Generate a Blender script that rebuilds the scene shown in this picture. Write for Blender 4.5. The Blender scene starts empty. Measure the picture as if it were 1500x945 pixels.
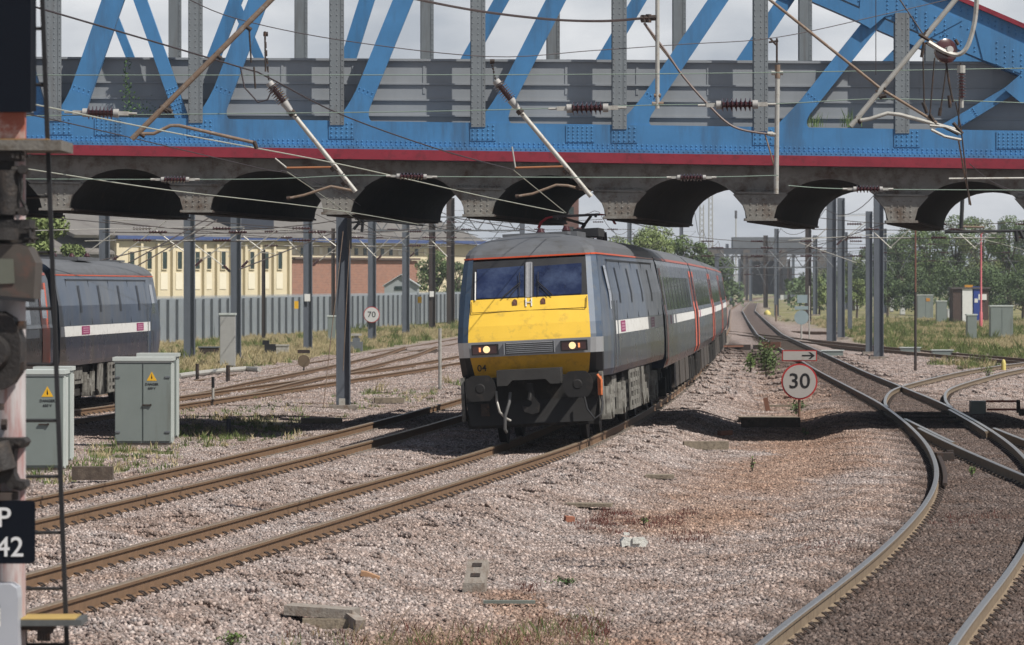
import bpy, math, random
import numpy as np
from mathutils import Vector, Matrix, Euler
R = math.radians
random.seed(7); rng = np.random.default_rng(11)
sc = bpy.context.scene
col = sc.collection

# ---------------------------------------------------------------- camera
F = 6300.0; HZ = 420.0; EYE = 2.82          # focal length in photo pixels, horizon row, eye height over rail
cd = bpy.data.cameras.new('camera'); cam = bpy.data.objects.new('camera', cd); col.objects.link(cam)
cd.sensor_fit = 'HORIZONTAL'; cd.sensor_width = 36; cd.lens = F/1500*36
cd.shift_y = -(472.5-HZ)/1500
cd.clip_start = 1; cd.clip_end = 9000
cd.dof.use_dof = True; cd.dof.focus_distance = 66; cd.dof.aperture_fstop = 9
cam.location = (0, 0, EYE); cam.rotation_euler = (R(90), 0, 0)
sc.camera = cam

# ---------------------------------------------------------------- world, sun, exposure
SUN_EL, SUN_AZ = 51.0, 124.0                 # azimuth clockwise from +Y
w = bpy.data.worlds.new('World'); sc.world = w; w.use_nodes = True
nt = w.node_tree; N = nt.nodes; L = nt.links; N.clear()
out = N.new('ShaderNodeOutputWorld')
sky = N.new('ShaderNodeTexSky'); sky.sky_type = 'NISHITA'; sky.sun_disc = False
sky.sun_elevation = R(SUN_EL); sky.sun_rotation = R(SUN_AZ); sky.air_density = 1.2; sky.dust_density = 2.0
b1 = N.new('ShaderNodeBackground'); b1.inputs['Strength'].default_value = 0.052; L.new(sky.outputs[0], b1.inputs[0])
tc = N.new('ShaderNodeTexCoord'); mp = N.new('ShaderNodeMapping'); mp.inputs['Scale'].default_value = (15, 15, 40)
L.new(tc.outputs['Generated'], mp.inputs[0])
nz = N.new('ShaderNodeTexNoise'); nz.inputs['Scale'].default_value = 1.0; nz.inputs['Detail'].default_value = 5; nz.inputs['Roughness'].default_value = .5
L.new(mp.outputs[0], nz.inputs[0])
rp = N.new('ShaderNodeValToRGB'); rp.color_ramp.elements[0].position = .36; rp.color_ramp.elements[0].color = (.46, .50, .56, 1)
rp.color_ramp.elements[1].position = .62; rp.color_ramp.elements[1].color = (.80, .815, .84, 1)
L.new(nz.outputs['Fac'], rp.inputs[0])
b2 = N.new('ShaderNodeBackground'); b2.inputs['Strength'].default_value = 1.0; L.new(rp.outputs[0], b2.inputs[0])
sp = N.new('ShaderNodeSeparateXYZ'); L.new(tc.outputs['Generated'], sp.inputs[0])
mr = N.new('ShaderNodeMapRange'); mr.interpolation_type = 'SMOOTHSTEP'
mr.inputs['From Min'].default_value = .05; mr.inputs['From Max'].default_value = .36
mr.inputs['To Min'].default_value = .93; mr.inputs['To Max'].default_value = .06
L.new(sp.outputs['Z'], mr.inputs['Value'])
mx = N.new('ShaderNodeMixShader'); L.new(mr.outputs[0], mx.inputs[0]); L.new(b1.outputs[0], mx.inputs[1]); L.new(b2.outputs[0], mx.inputs[2])
L.new(mx.outputs[0], out.inputs[0])
sd = bpy.data.lights.new('sun', 'SUN'); sd.energy = 5.0; sd.angle = R(.55); sd.color = (1, .955, .88)
sun = bpy.data.objects.new('sun', sd); col.objects.link(sun)
ts = Vector((math.sin(R(SUN_AZ))*math.cos(R(SUN_EL)), math.cos(R(SUN_AZ))*math.cos(R(SUN_EL)), math.sin(R(SUN_EL))))
sun.rotation_euler = ts.to_track_quat('Z', 'Y').to_euler(); sun.location = (0, 0, 60)
sc.view_settings.view_transform = 'Standard'; sc.view_settings.look = 'None'
sc.view_settings.exposure = 0.08; sc.view_settings.gamma = 1

# ---------------------------------------------------------------- helpers
def P(x, y, Y): return Vector(((x-750)/F*Y, Y, EYE-(y-HZ)/F*Y))
def G(x, y, z=-.3):
    Y = F*(EYE-z)/(y-HZ); return Vector(((x-750)/F*Y, Y, z))
def ss(a, b, x):
    t = np.clip((x-a)/(b-a), 0, 1); return t*t*(3-2*t)

MATS = {}
def mat(name, c, rough=.7, metal=0, var=.18, scale=4, c2=None, c2amt=.5, c2scale=2, bump=0, bscale=40, streak=False, spec=.5, emit=None, estr=0, coat=0, world=False):
    if name in MATS: return MATS[name]
    m = bpy.data.materials.new(name); m.use_nodes = True; t = m.node_tree; n = t.nodes; l = t.links
    b = n['Principled BSDF']; b.inputs['Roughness'].default_value = rough; b.inputs['Metallic'].default_value = metal
    b.inputs['Specular IOR Level'].default_value = spec; b.inputs['Coat Weight'].default_value = coat
    if world: src = n.new('ShaderNodeNewGeometry').outputs['Position']
    else: src = n.new('ShaderNodeTexCoord').outputs['Object']
    nz = n.new('ShaderNodeTexNoise'); nz.inputs['Scale'].default_value = scale; nz.inputs['Detail'].default_value = 6; nz.inputs['Roughness'].default_value = .62
    l.new(src, nz.inputs[0])
    r = n.new('ShaderNodeValToRGB'); e = r.color_ramp.elements
    e[0].position = .25; e[0].color = tuple(x*(1-var) for x in c)+(1,)
    e[1].position = .75; e[1].color = tuple(min(1, x*(1+var)) for x in c)+(1,)
    l.new(nz.outputs['Fac'], r.inputs[0]); cur = r.outputs[0]
    if c2:
        mpn = n.new('ShaderNodeMapping'); l.new(src, mpn.inputs[0])
        if streak: mpn.inputs['Scale'].default_value = (1, 1, .12)
        n2 = n.new('ShaderNodeTexNoise'); n2.inputs['Scale'].default_value = c2scale; n2.inputs['Detail'].default_value = 8; n2.inputs['Roughness'].default_value = .7
        l.new(mpn.outputs[0], n2.inputs[0])
        r2 = n.new('ShaderNodeMapRange'); r2.inputs['From Min'].default_value = .62-.3*c2amt; r2.inputs['From Max'].default_value = .78-.2*c2amt
        l.new(n2.outputs['Fac'], r2.inputs['Value'])
        mxx = n.new('ShaderNodeMix'); mxx.data_type = 'RGBA'; l.new(r2.outputs[0], mxx.inputs[0]); l.new(cur, mxx.inputs[6]); mxx.inputs[7].default_value = tuple(c2)+(1,)
        cur = mxx.outputs[2]
    l.new(cur, b.inputs['Base Color'])
    if rough < .95:
        rr = n.new('ShaderNodeMapRange'); rr.inputs['To Min'].default_value = max(0, rough-.1); rr.inputs['To Max'].default_value = min(1, rough+.12)
        l.new(nz.outputs['Fac'], rr.inputs['Value']); l.new(rr.outputs[0], b.inputs['Roughness'])
    if bump:
        nb = n.new('ShaderNodeTexNoise'); nb.inputs['Scale'].default_value = bscale; nb.inputs['Detail'].default_value = 4; l.new(src, nb.inputs[0])
        bb = n.new('ShaderNodeBump'); bb.inputs['Strength'].default_value = bump; bb.inputs['Distance'].default_value = .02
        l.new(nb.outputs['Fac'], bb.inputs['Height']); l.new(bb.outputs[0], b.inputs['Normal'])
    if emit: b.inputs['Emission Color'].default_value = tuple(emit)+(1,); b.inputs['Emission Strength'].default_value = estr
    MATS[name] = m; return m

class MB:
    def __init__(s): s.v = []; s.f = []; s.m = []; s.cm = 0
    def add(s, vs, fs):
        o = len(s.v); s.v += [tuple(a) for a in vs]; s.f += [tuple(i+o for i in f) for f in fs]; s.m += [s.cm]*len(fs); return s
    def box(s, c, d, rot=None):
        x, y, z = d[0]/2, d[1]/2, d[2]/2
        vs = [Vector((a*x, b*y, e*z)) for a in (-1, 1) for b in (-1, 1) for e in (-1, 1)]
        if rot: M = Euler(rot).to_matrix(); vs = [M@a for a in vs]
        c = Vector(c)
        return s.add([a+c for a in vs], [(0, 1, 3, 2), (4, 6, 7, 5), (0, 4, 5, 1), (2, 3, 7, 6), (0, 2, 6, 4), (1, 5, 7, 3)])
    def bar(s, p, q, w, h, up=(0, 0, 1)):
        p = Vector(p); q = Vector(q); d = (q-p).normalized(); up = Vector(up)
        sd_ = d.cross(up)
        if sd_.length < 1e-4: sd_ = d.cross(Vector((0, 1, 0)))
        sd_.normalize(); u = sd_.cross(d)
        vs = [e+sd_*(a*w/2)+u*(b*h/2) for e in (p, q) for a, b in ((-1, -1), (1, -1), (1, 1), (-1, 1))]
        return s.add(vs, [(3, 2, 1, 0), (4, 5, 6, 7), (0, 1, 5, 4), (1, 2, 6, 5), (2, 3, 7, 6), (3, 0, 4, 7)])
    def tube(s, pts, r, n=8):
        pts = [Vector(p) for p in pts]; k = len(pts); rs = r if isinstance(r, (list, tuple)) else [r]*k
        vs = []; ref = None
        for i, p in enumerate(pts):
            d = (pts[min(i+1, k-1)]-pts[max(i-1, 0)]).normalized()
            if ref is None:
                ref = d.cross(Vector((0, 0, 1)))
                if ref.length < .05: ref = d.cross(Vector((0, 1, 0)))
            ref = (ref-d*ref.dot(d)).normalized(); b = d.cross(ref)
            for j in range(n):
                a = 2*math.pi*j/n; vs.append(p+(ref*math.cos(a)+b*math.sin(a))*rs[i])
        fs = [(i*n+j, i*n+(j+1) % n, (i+1)*n+(j+1) % n, (i+1)*n+j) for i in range(k-1) for j in range(n)]
        fs += [tuple(range(n-1, -1, -1)), tuple((k-1)*n+j for j in range(n))]
        return s.add(vs, fs)
    def prism(s, poly, vec):
        n = len(poly); a = [Vector(p) for p in poly]; v = Vector(vec)
        return s.add(a+[p+v for p in a], [tuple(range(n)), tuple(range(2*n-1, n-1, -1))]+[(i, i+n, (i+1) % n+n, (i+1) % n) for i in range(n)])
    def quad(s, *p): return s.add(p, [tuple(range(len(p)))])
    def rivet(s, c, nrm, r=.012):
        r *= 1.22
        nrm = Vector(nrm).normalized(); a = nrm.orthogonal().normalized(); b = nrm.cross(a); c = Vector(c)
        vs = [c+(a*math.cos(t)+b*math.sin(t))*r for t in [i*math.pi/3 for i in range(6)]]+[c+nrm*r*.7+(a*math.cos(t)+b*math.sin(t))*r*.5 for t in [i*math.pi/3 for i in range(6)]]
        return s.add(vs, [(i, (i+1) % 6, (i+1) % 6+6, i+6) for i in range(6)]+[(6, 7, 8, 9, 10, 11)])
    def build(s, name, m, parent=None, smooth=True, ang=35):
        me = bpy.data.meshes.new(name); me.from_pydata(s.v, [], s.f)
        ms = m if isinstance(m, (list, tuple)) else [m]
        for q in ms: me.materials.append(q)
        if len(ms) > 1: me.polygons.foreach_set('material_index', s.m)
        if smooth:
            me.polygons.foreach_set('use_smooth', [True]*len(me.polygons)); me.update()
            me.set_sharp_from_angle(angle=R(ang))
        me.update()
        o = bpy.data.objects.new(name, me); col.objects.link(o)
        if parent: o.parent = parent
        return o
def tag(o, label, cat, group=None, kind=None):
    if label: o['label'] = label
    if cat: o['category'] = cat
    if group: o['group'] = group
    if kind: o['kind'] = kind
    return o
def struct(o, label=None):
    o['kind'] = 'structure'
    if label: o['label'] = label
    return o
def thing(name, label, cat, loc=(0, 0, 0), rot=(0, 0, 0), group=None):
    o = bpy.data.objects.new(name, None); col.objects.link(o); o.empty_display_size = .3
    o.location = loc; o.rotation_euler = rot
    return tag(o, label, cat, group)
def kids(o): return [c for c in bpy.data.objects if c.parent == o]
def copy_tree(o, parent=None):
    c = o.copy(); col.objects.link(c); c.parent = parent
    for ch in list(o.children): copy_tree(ch, c)
    return c
def text(name, s, size, m, parent, loc, rot=(R(90), 0, 0), ext=.002, sx=1, label=None):
    cu = bpy.data.curves.new('t', 'FONT'); cu.body = s; cu.size = size; cu.extrude = ext; cu.align_x = 'CENTER'; cu.align_y = 'CENTER'; cu.resolution_u = 4; cu.offset = size*.008
    to = bpy.data.objects.new('t', cu); col.objects.link(to); dg = bpy.context.evaluated_depsgraph_get()
    me = bpy.data.meshes.new_from_object(to.evaluated_get(dg)); bpy.data.objects.remove(to)
    me.materials.clear(); me.materials.append(m)
    o = bpy.data.objects.new(name, me); col.objects.link(o); o.parent = parent; o.location = loc; o.rotation_euler = rot; o.scale = (sx, 1, 1)
    return o
def arc(cx, cy, r, a0, a1, n): return [(cx+r*math.cos(R(a0+(a1-a0)*i/n)), cy+r*math.sin(R(a0+(a1-a0)*i/n))) for i in range(n+1)]

# ---------------------------------------------------------------- materials
steelgrey = mat('painted_grey_steel', (.135, .15, .165), .5, 0, .12, 3, (.10, .085, .07), .25, 6)
bridgegrey = mat('bridge_grey_paint', (.17, .19, .205), .5, 0, .10, 2, (.12, .12, .12), .35, 3, streak=True)
panelgrey = mat('parapet_grey_paint', (.25, .268, .288), .55, 0, .08, 1.5, (.23, .245, .26), .4, 2, streak=True)
blue = mat('bridge_blue_paint', (.05, .185, .385), .5, 0, .14, 1.6, (.045, .12, .23), .42, 2.2, streak=True)
red = mat('bridge_red_paint', (.23, .016, .032), .5, 0, .15, 2, (.12, .012, .02), .35, 5)
fascia = mat('weathered_bridge_steel', (.20, .19, .172), .75, 0, .25, 2, (.09, .06, .042), .5, 3, bump=.3)
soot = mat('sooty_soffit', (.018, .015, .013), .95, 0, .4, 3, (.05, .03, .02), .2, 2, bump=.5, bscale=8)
railside = mat('rusty_rail_web', (.17, .10, .055), .8, 0, .2, 6, (.10, .055, .03), .3, 12)
railtop = mat('worn_rail_head', (.26, .20, .14), .45, .35, .15, 5, (.2, .12, .07), .4, 8)
railshine = mat('polished_rail_head', (.36, .35, .34), .3, .7, .1, 5)
rail3 = mat('pale_dusty_rail_web', (.20, .15, .10), .8, 0, .2, 6, (.11, .07, .045), .35, 9)
concrete = mat('sleeper_concrete', (.27, .24, .21), .9, 0, .2, 6, (.16, .11, .08), .5, 8, bump=.4)
timber = mat('sleeper_timber', (.075, .055, .042), .9, 0, .35, 8, (.14, .11, .085), .4, 10, bump=.4)
oldwood = mat('weathered_timber', (.24, .20, .15), .9, 0, .25, 8, (.10, .08, .06), .45, 12, bump=.4)
iron = mat('dark_iron', (.04, .03, .026), .75, .2, .3, 10, (.12, .06, .035), .35, 15)
black = mat('black_paint', (.012, .012, .014), .5, 0, .2, 5)
mastgrey = mat('mast_grey_paint', (.105, .12, .145), .55, 0, .12, 1.2, (.07, .075, .085), .4, 2, streak=True)
mastdark = mat('mast_dark_rust', (.04, .032, .03), .7, 0, .2, 2, (.08, .045, .03), .4, 3, streak=True)
galv = mat('galvanised_tube', (.42, .41, .38), .55, .25, .15, 8, (.25, .2, .15), .3, 10)
brown = mat('rusty_tube', (.2, .14, .10), .7, .1, .2, 10, (.3, .27, .24), .3, 14)
porc = mat('maroon_porcelain', (.055, .016, .018), .18, 0, .15, 8, coat=.5)
capm = mat('white_insulator_cap', (.34, .33, .32), .6, .1, .12, 20)
wirem = mat('copper_wire_patina', (.20, .26, .22), .6, .3, .1, 1)
wirelt = mat('bright_wire', (.48, .5, .42), .5, .3, .1, 1)
wiredk = mat('dark_wire', (.05, .04, .045), .6, .2, .1, 1)
white = mat('white_paint', (.72, .72, .70), .5, 0, .06, 4)
signred = mat('sign_red', (.42, .03, .03), .5, 0, .08, 4)
cabgrey = mat('cabinet_grey_green', (.185, .215, .205), .5, 0, .07, 2, (.15, .165, .15), .3, 3, streak=True)
cablite = mat('cabinet_pale_lid_sunlit_side', (.5, .54, .52), .5, 0, .06, 3)  # pale lids, and sunlight painted onto the cabinets' right faces
yel = mat('warning_yellow', (.75, .42, .02), .5, 0, .05, 4)
# ================================================================ tracks and ground
class Track:
    def __init__(s, pts, z=0., cant=0., sm=10):
        a = np.array(sorted(pts)); s.y0, s.y1 = a[0, 0], a[-1, 0]
        g = np.arange(s.y0-60, s.y1+60, 1.0)
        m0 = (a[1, 1]-a[0, 1])/(a[1, 0]-a[0, 0]); m1 = (a[-1, 1]-a[-2, 1])/(a[-1, 0]-a[-2, 0])
        x = np.interp(g, a[:, 0], a[:, 1]); x = np.where(g < a[0, 0], a[0, 1]+m0*(g-a[0, 0]), x); x = np.where(g > a[-1, 0], a[-1, 1]+m1*(g-a[-1, 0]), x)
        k = np.exp(-.5*(np.arange(-3*sm, 3*sm+1)/sm)**2); k /= k.sum()
        xs = np.convolve(np.pad(x, 3*sm, mode='reflect', reflect_type='odd'), k, 'valid')
        s.g, s.xs, s.z, s.cant = g, xs, z, cant
    def X(s, Y): return np.interp(Y, s.g, s.xs)
    def m(s, Y): return (s.X(Y+.5)-s.X(Y-.5))
T1 = Track([(24, -6.9), (30, -5.95), (38.2, -4.72), (44.1, -3.89), (52.4, -2.74), (64, -1.22), (76.3, .44), (95.4, 2.15), (118.6, 3.85), (142, 5.4), (165, 6.8), (226, 10.3), (300, 14.4), (400, 19.5), (555, 27.5), (800, 42), (1100, 63), (1500, 98)], 0, .0375, sm=5)
T2 = Track([(24, -10.1), (45, -7.35), (60, -5.4), (75.7, -3.5), (100, -1.25), (120, .2), (142, 1.6), (165, 3.0), (226, 6.5), (300, 10.6), (400, 15.7), (555, 23.6), (800, 38), (1100, 59)], 0, .02)
T4 = Track([(50, -15.9), (70, -13.6), (96, -10.65), (123, -7.6), (165.6, -3.1), (230, 1.8), (300, 6.2), (500, 17)], -.15)
T5 = Track([(60, -14.6), (102, -12.2), (121, -11.2), (147, -9.4), (234, -3.9), (300, -.2), (500, 10)], -.27)
TX = Track([(118, -8.2), (135, -7.5), (160, -6.2), (190, -5.0), (215, -4.6)], -.15, sm=5)
T3 = Track([(24, 1.3), (33.8, 2.62), (38.6, 3.5), (46.8, 4.85), (57.3, 6.35), (65.8, 7.3), (77.2, 8.23), (88.8, 8.93), (104.5, 9.71), (142, 10.95), (190, 12.8), (254, 15.25), (350, 20), (507, 27.9), (800, 45)], 0, sm=4)
T6 = Track([(92, 9.1), (103.3, 9.65), (118.4, 11.15), (128.7, 12.95), (144.4, 15.9), (158.6, 19.3), (175, 24)], 0, sm=4)
T7 = Track([(24, 8.0), (40, 8.1), (64.4, 8.42), (77.2, 8.63), (88, 8.95)], 0, sm=4)
T8 = Track([(330, 11.5), (257, 15.2), (209, 17.6), (176, 20.2), (140, 23.5)], -.12, sm=6)
T9 = Track([(262, 33), (266, 31), (274, 27), (283, 23), (300, 15)], -.2, sm=4)
TR = [T1, T2, T3, T4, T5, T6, T7, T8, TX]

def lattice(ix, iy, seed):
    h = (ix.astype(np.int64)*374761393+iy.astype(np.int64)*668265263+seed*982451653) & 0x7fffffff
    h = ((h ^ (h >> 13))*1274126177) & 0x7fffffff
    return (h % 65536)/65535.
def vnoise(x, y, seed=0):
    x = np.asarray(x, float); y = np.asarray(y, float)
    ix = np.floor(x); iy = np.floor(y); fx = x-ix; fy = y-iy; fx = fx*fx*(3-2*fx); fy = fy*fy*(3-2*fy)
    a = lattice(ix, iy, seed); b = lattice(ix+1, iy, seed); c = lattice(ix, iy+1, seed); d = lattice(ix+1, iy+1, seed)
    return (a*(1-fx)+b*fx)*(1-fy)+(c*(1-fx)+d*fx)*fy
def fbm(x, y, seed=0): return (vnoise(x, y, seed)+.5*vnoise(x*2.1, y*2.1, seed+1)+.25*vnoise(x*4.3, y*4.3, seed+2))/1.75
def ground(X, Y):
    """height, distance to nearest track"""
    X = np.asarray(X, float); Y = np.asarray(Y, float)
    left = ss(T2.X(Y)-2.5, T2.X(Y)-6, X); right = ss(T3.X(Y)+2, T3.X(Y)+6, X)
    zb = -.40+.08*left+.12*right + .16*(fbm(X*.35, Y*.16, 3)-.5)
    z = zb.copy(); best = np.full(X.shape, 99.); wsum = np.zeros(X.shape)
    ztop = np.full(X.shape, -9.)
    for t in TR:
        d = np.abs(X-t.X(Y)); d = np.where((Y < t.y0-1) | (Y > t.y1+1), 99, d)
        best = np.minimum(best, d); k = 1-ss(1.62, 2.9, d)
        lvl = t.z-.172+(X-t.X(Y))*t.cant/.75*.8*(d < 1.7)
        ztop = np.maximum(ztop, np.where(k > 0, zb+(lvl-zb)*k, -9))
    z = np.maximum(zb, ztop)
    return z, best
def gz(X, Y): return float(ground(np.array([X]), np.array([Y]))[0][0])
def GP(x, y):                                 # pixel -> point on the modelled ground
    z = -.3
    for _ in range(6):
        p = G(x, y, z); z = gz(p.x, p.y)
    return G(x, y, z)

def masks(X, Y):
    z, d = ground(X, Y)
    n = fbm(X*.25, Y*.08, 21); n2 = fbm(X*1.3, Y*.5, 33)
    leftg = ss(T5.X(Y)+1.0+2*n, T5.X(Y)-2.2+2*n, X)*ss(100, 130, Y)
    lg2 = .85*ss(T2.X(Y)-2.6, T2.X(Y)-3.4, X)*ss(T4.X(Y)+2.2, T4.X(Y)+3.2, X)*(ss(.50, .66, n2)*.8)
    rightg = ss(T3.X(Y)+2.6+3*n, T3.X(Y)+5+3*n, X)*ss(125, 150, Y)
    far = ss(330, 480, Y)
    grass = np.clip(np.maximum(np.maximum(leftg, lg2), np.maximum(rightg, far)), 0, 1)*ss(1.4, 2.4, d)
    grass = grass*ss(.25, .5, n2+.12)
    # rusty brown fines between the train's line and the curved line
    dirt = ss(T1.X(Y)+2.3, T1.X(Y)+4.2, X)*ss(T3.X(Y)-.6, T3.X(Y)-2.6, X)*ss(.36, .58, fbm(X*.5, Y*.12, 5)+.12*ss(45, 70, Y))
    dark = np.maximum(1-ss(.75, 1.6, np.abs(X-T3.X(Y))), np.maximum(1-ss(.9, 1.8, np.abs(X-T7.X(Y))), ss(-.2, .8, X-T3.X(Y))*ss(125, 90, Y)))
    return grass, dirt, dark

# ground sheet
ys = np.concatenate([np.linspace(8, 36, 20)[:-1], np.linspace(36, 140, 420)[:-1], 140*np.power(3400/140, np.linspace(0, 1, 200))])
us = np.concatenate([-np.geomspace(1.15, .16, 36), np.linspace(-.155, .155, 170), np.geomspace(.16, 1.15, 36)])
YY, UU = np.meshgrid(ys, us, indexing='ij'); XX = UU*(YY+6)
ZZ, DD = ground(XX, YY)
gr, di, dk = masks(XX, YY)
ZZ = ZZ-.025
nr, nc = YY.shape
me = bpy.data.meshes.new('ground'); vs = np.stack([XX, YY, ZZ], -1).reshape(-1, 3)
idx = np.arange(nr*nc).reshape(nr, nc)
fs = np.stack([idx[:-1, :-1], idx[:-1, 1:], idx[1:, 1:], idx[1:, :-1]], -1).reshape(-1, 4)
me.vertices.add(len(vs)); me.vertices.foreach_set('co', vs.ravel())
me.loops.add(fs.size); me.loops.foreach_set('vertex_index', fs.ravel())
me.polygons.add(len(fs)); me.polygons.foreach_set('loop_start', np.arange(0, fs.size, 4)); me.polygons.foreach_set('loop_total', np.full(len(fs), 4))
me.polygons.foreach_set('use_smooth', np.ones(len(fs), bool)); me.update()
for nm, ar in (('grass', gr), ('dirt', di), ('dark', dk)):
    at = me.attributes.new(nm, 'FLOAT', 'POINT'); at.data.foreach_set('value', ar.ravel().astype(np.float32))
gnd = bpy.data.objects.new('ground', me); col.objects.link(gnd); struct(gnd, 'ballast and dry grass covered railway land')

def stone_colour(m, attype, vor=True):
    t = m.node_tree; n = t.nodes; l = t.links; b = n['Principled BSDF']; b.inputs['Roughness'].default_value = .9; b.inputs['Specular IOR Level'].default_value = .25
    geo = n.new('ShaderNodeNewGeometry')
    def attr(nm, ty):
        a = n.new('ShaderNodeAttribute'); a.attribute_name = nm; a.attribute_type = ty; return a
    if vor:
        v = n.new('ShaderNodeTexVoronoi'); v.inputs['Scale'].default_value = 17; l.new(geo.outputs['Position'], v.inputs[0])
        sx = n.new('ShaderNodeSeparateColor'); l.new(v.outputs['Color'], sx.inputs[0]); rnd = sx.outputs[0]
    else: rnd = attr('tint', 'GEOMETRY').outputs['Fac']
    cr = n.new('ShaderNodeValToRGB'); E = cr.color_ramp.elements
    E[0].position = 0; E[0].color = (.125, .105, .10, 1); E[1].position = 1; E[1].color = (.57, .50, .47, 1)
    for p, c in ((.18, (.20, .165, .152, 1)), (.42, (.335, .27, .248, 1)), (.6, (.27, .25, .245, 1)), (.82, (.43, .355, .33, 1))):
        e = E.new(p); e.color = c
    l.new(rnd, cr.inputs[0])
    def mixc(f, a, bcol, mode='MIX'):
        x = n.new('ShaderNodeMix'); x.data_type = 'RGBA'; x.blend_type = mode
        if isinstance(f, float): x.inputs[0].default_value = f
        else: l.new(f, x.inputs[0])
        l.new(a, x.inputs[6])
        if isinstance(bcol, tuple): x.inputs[7].default_value = bcol
        else: l.new(bcol, x.inputs[7])
        return x.outputs[2]
    nz = n.new('ShaderNodeTexNoise'); nz.inputs['Scale'].default_value = .55; nz.inputs['Detail'].default_value = 5; l.new(geo.outputs['Position'], nz.inputs[0])
    big = n.new('ShaderNodeMapRange'); big.inputs['From Min'].default_value = .35; big.inputs['From Max'].default_value = .68; big.inputs['To Min'].default_value = 0; big.inputs['To Max'].default_value = .85
    l.new(nz.outputs['Fac'], big.inputs['Value'])
    c = mixc(big.outputs[0], cr.outputs[0], (.72, .62, .55, 1), 'MULTIPLY')
    nz3 = n.new('ShaderNodeTexNoise'); nz3.inputs['Scale'].default_value = 2.6; nz3.inputs['Detail'].default_value = 6; l.new(geo.outputs['Position'], nz3.inputs[0])
    m3 = n.new('ShaderNodeMapRange'); m3.inputs['From Min'].default_value = .5; m3.inputs['From Max'].default_value = .72; m3.inputs['To Max'].default_value = .6; l.new(nz3.outputs['Fac'], m3.inputs['Value'])
    c = mixc(m3.outputs[0], c, (.74, .68, .62, 1), 'MULTIPLY')
    def scaled(o, k):
        q = n.new('ShaderNodeMath'); q.operation = 'MULTIPLY'; l.new(o, q.inputs[0]); q.inputs[1].default_value = k; return q.outputs[0]
    c = mixc(scaled(attr('dirt', attype).outputs['Fac'], .8), c, (.92, .73, .58, 1), 'MULTIPLY')
    c = mixc(scaled(attr('dark', attype).outputs['Fac'], .92), c, (.34, .31, .295, 1), 'MULTIPLY')
    return n, l, b, geo, attr, mixc, c
gm = bpy.data.materials.new('ground_ballast'); gm.use_nodes = True
n, l, b, geo, attr, mixc, c = stone_colour(gm, 'GEOMETRY')
gn = n.new('ShaderNodeTexNoise'); gn.inputs['Scale'].default_value = .35; gn.inputs['Detail'].default_value = 8; gn.inputs['Roughness'].default_value = .7; l.new(geo.outputs['Position'], gn.inputs[0])
gr_ = n.new('ShaderNodeValToRGB'); E = gr_.color_ramp.elements; E[0].position = .36; E[0].color = (.07, .085, .028, 1); E[1].position = .66; E[1].color = (.42, .35, .21, 1)
e = E.new(.5); e.color = (.22, .21, .09, 1)
l.new(gn.outputs['Fac'], gr_.inputs[0])
c = mixc(attr('grass', 'GEOMETRY').outputs['Fac'], c, gr_.outputs[0])
l.new(c, b.inputs['Base Color'])
bm_ = n.new('ShaderNodeBump'); bm_.inputs['Strength'].default_value = .8; bm_.inputs['Distance'].default_value = .04
vv = n.new('ShaderNodeTexVoronoi'); vv.inputs['Scale'].default_value = 17; l.new(geo.outputs['Position'], vv.inputs[0]); l.new(vv.outputs['Distance'], bm_.inputs['Height']); bm_.invert = True
l.new(bm_.outputs[0], b.inputs['Normal'])
gnd.data.materials.append(gm)
sm_ = bpy.data.materials.new('ballast_stone'); sm_.use_nodes = True
n, l, b, geo, attr, mixc, c = stone_colour(sm_, 'INSTANCER', False); l.new(c, b.inputs['Base Color'])

# loose ballast: tiles of real stones laid over the ground
def np_mesh(name, V, Fc, m, attrs=(), smooth=False):
    me = bpy.data.meshes.new(name); k = Fc.shape[1]
    me.vertices.add(len(V)); me.vertices.foreach_set('co', V.ravel().astype(np.float32))
    me.loops.add(Fc.size); me.loops.foreach_set('vertex_index', Fc.ravel().astype(np.int32))
    me.polygons.add(len(Fc)); me.polygons.foreach_set('loop_start', np.arange(0, Fc.size, k)); me.polygons.foreach_set('loop_total', np.full(len(Fc), k))
    if smooth: me.polygons.foreach_set('use_smooth', np.ones(len(Fc), bool))
    for nm, ar in attrs:
        at = me.attributes.new(nm, 'FLOAT', 'POINT'); at.data.foreach_set('value', ar.astype(np.float32))
    me.materials.append(m); me.update(); return me
t_ = (1+5**.5)/2
ICO = np.array([(-1, t_, 0), (1, t_, 0), (-1, -t_, 0), (1, -t_, 0), (0, -1, t_), (0, 1, t_), (0, -1, -t_), (0, 1, -t_), (t_, 0, -1), (t_, 0, 1), (-t_, 0, -1), (-t_, 0, 1)])/math.hypot(1, t_)
ICF = np.array([(0, 11, 5), (0, 5, 1), (0, 1, 7), (0, 7, 10), (0, 10, 11), (1, 5, 9), (5, 11, 4), (11, 10, 2), (10, 7, 6), (7, 1, 8), (3, 9, 4), (3, 4, 2), (3, 2, 6), (3, 6, 8), (3, 8, 9), (4, 9, 5), (2, 4, 11), (6, 2, 10), (8, 6, 7), (9, 8, 1)])
CUB = np.array([(a, b, c) for a in (-1, 1) for b in (-1, 1) for c in (-1, 1)])*.66
CUF = np.array([t for q in ((0, 1, 3, 2), (4, 6, 7, 5), (0, 4, 5, 1), (2, 3, 7, 6), (0, 2, 6, 4), (1, 5, 7, 3)) for t in ((q[0], q[1], q[2]), (q[0], q[2], q[3]))])
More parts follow.
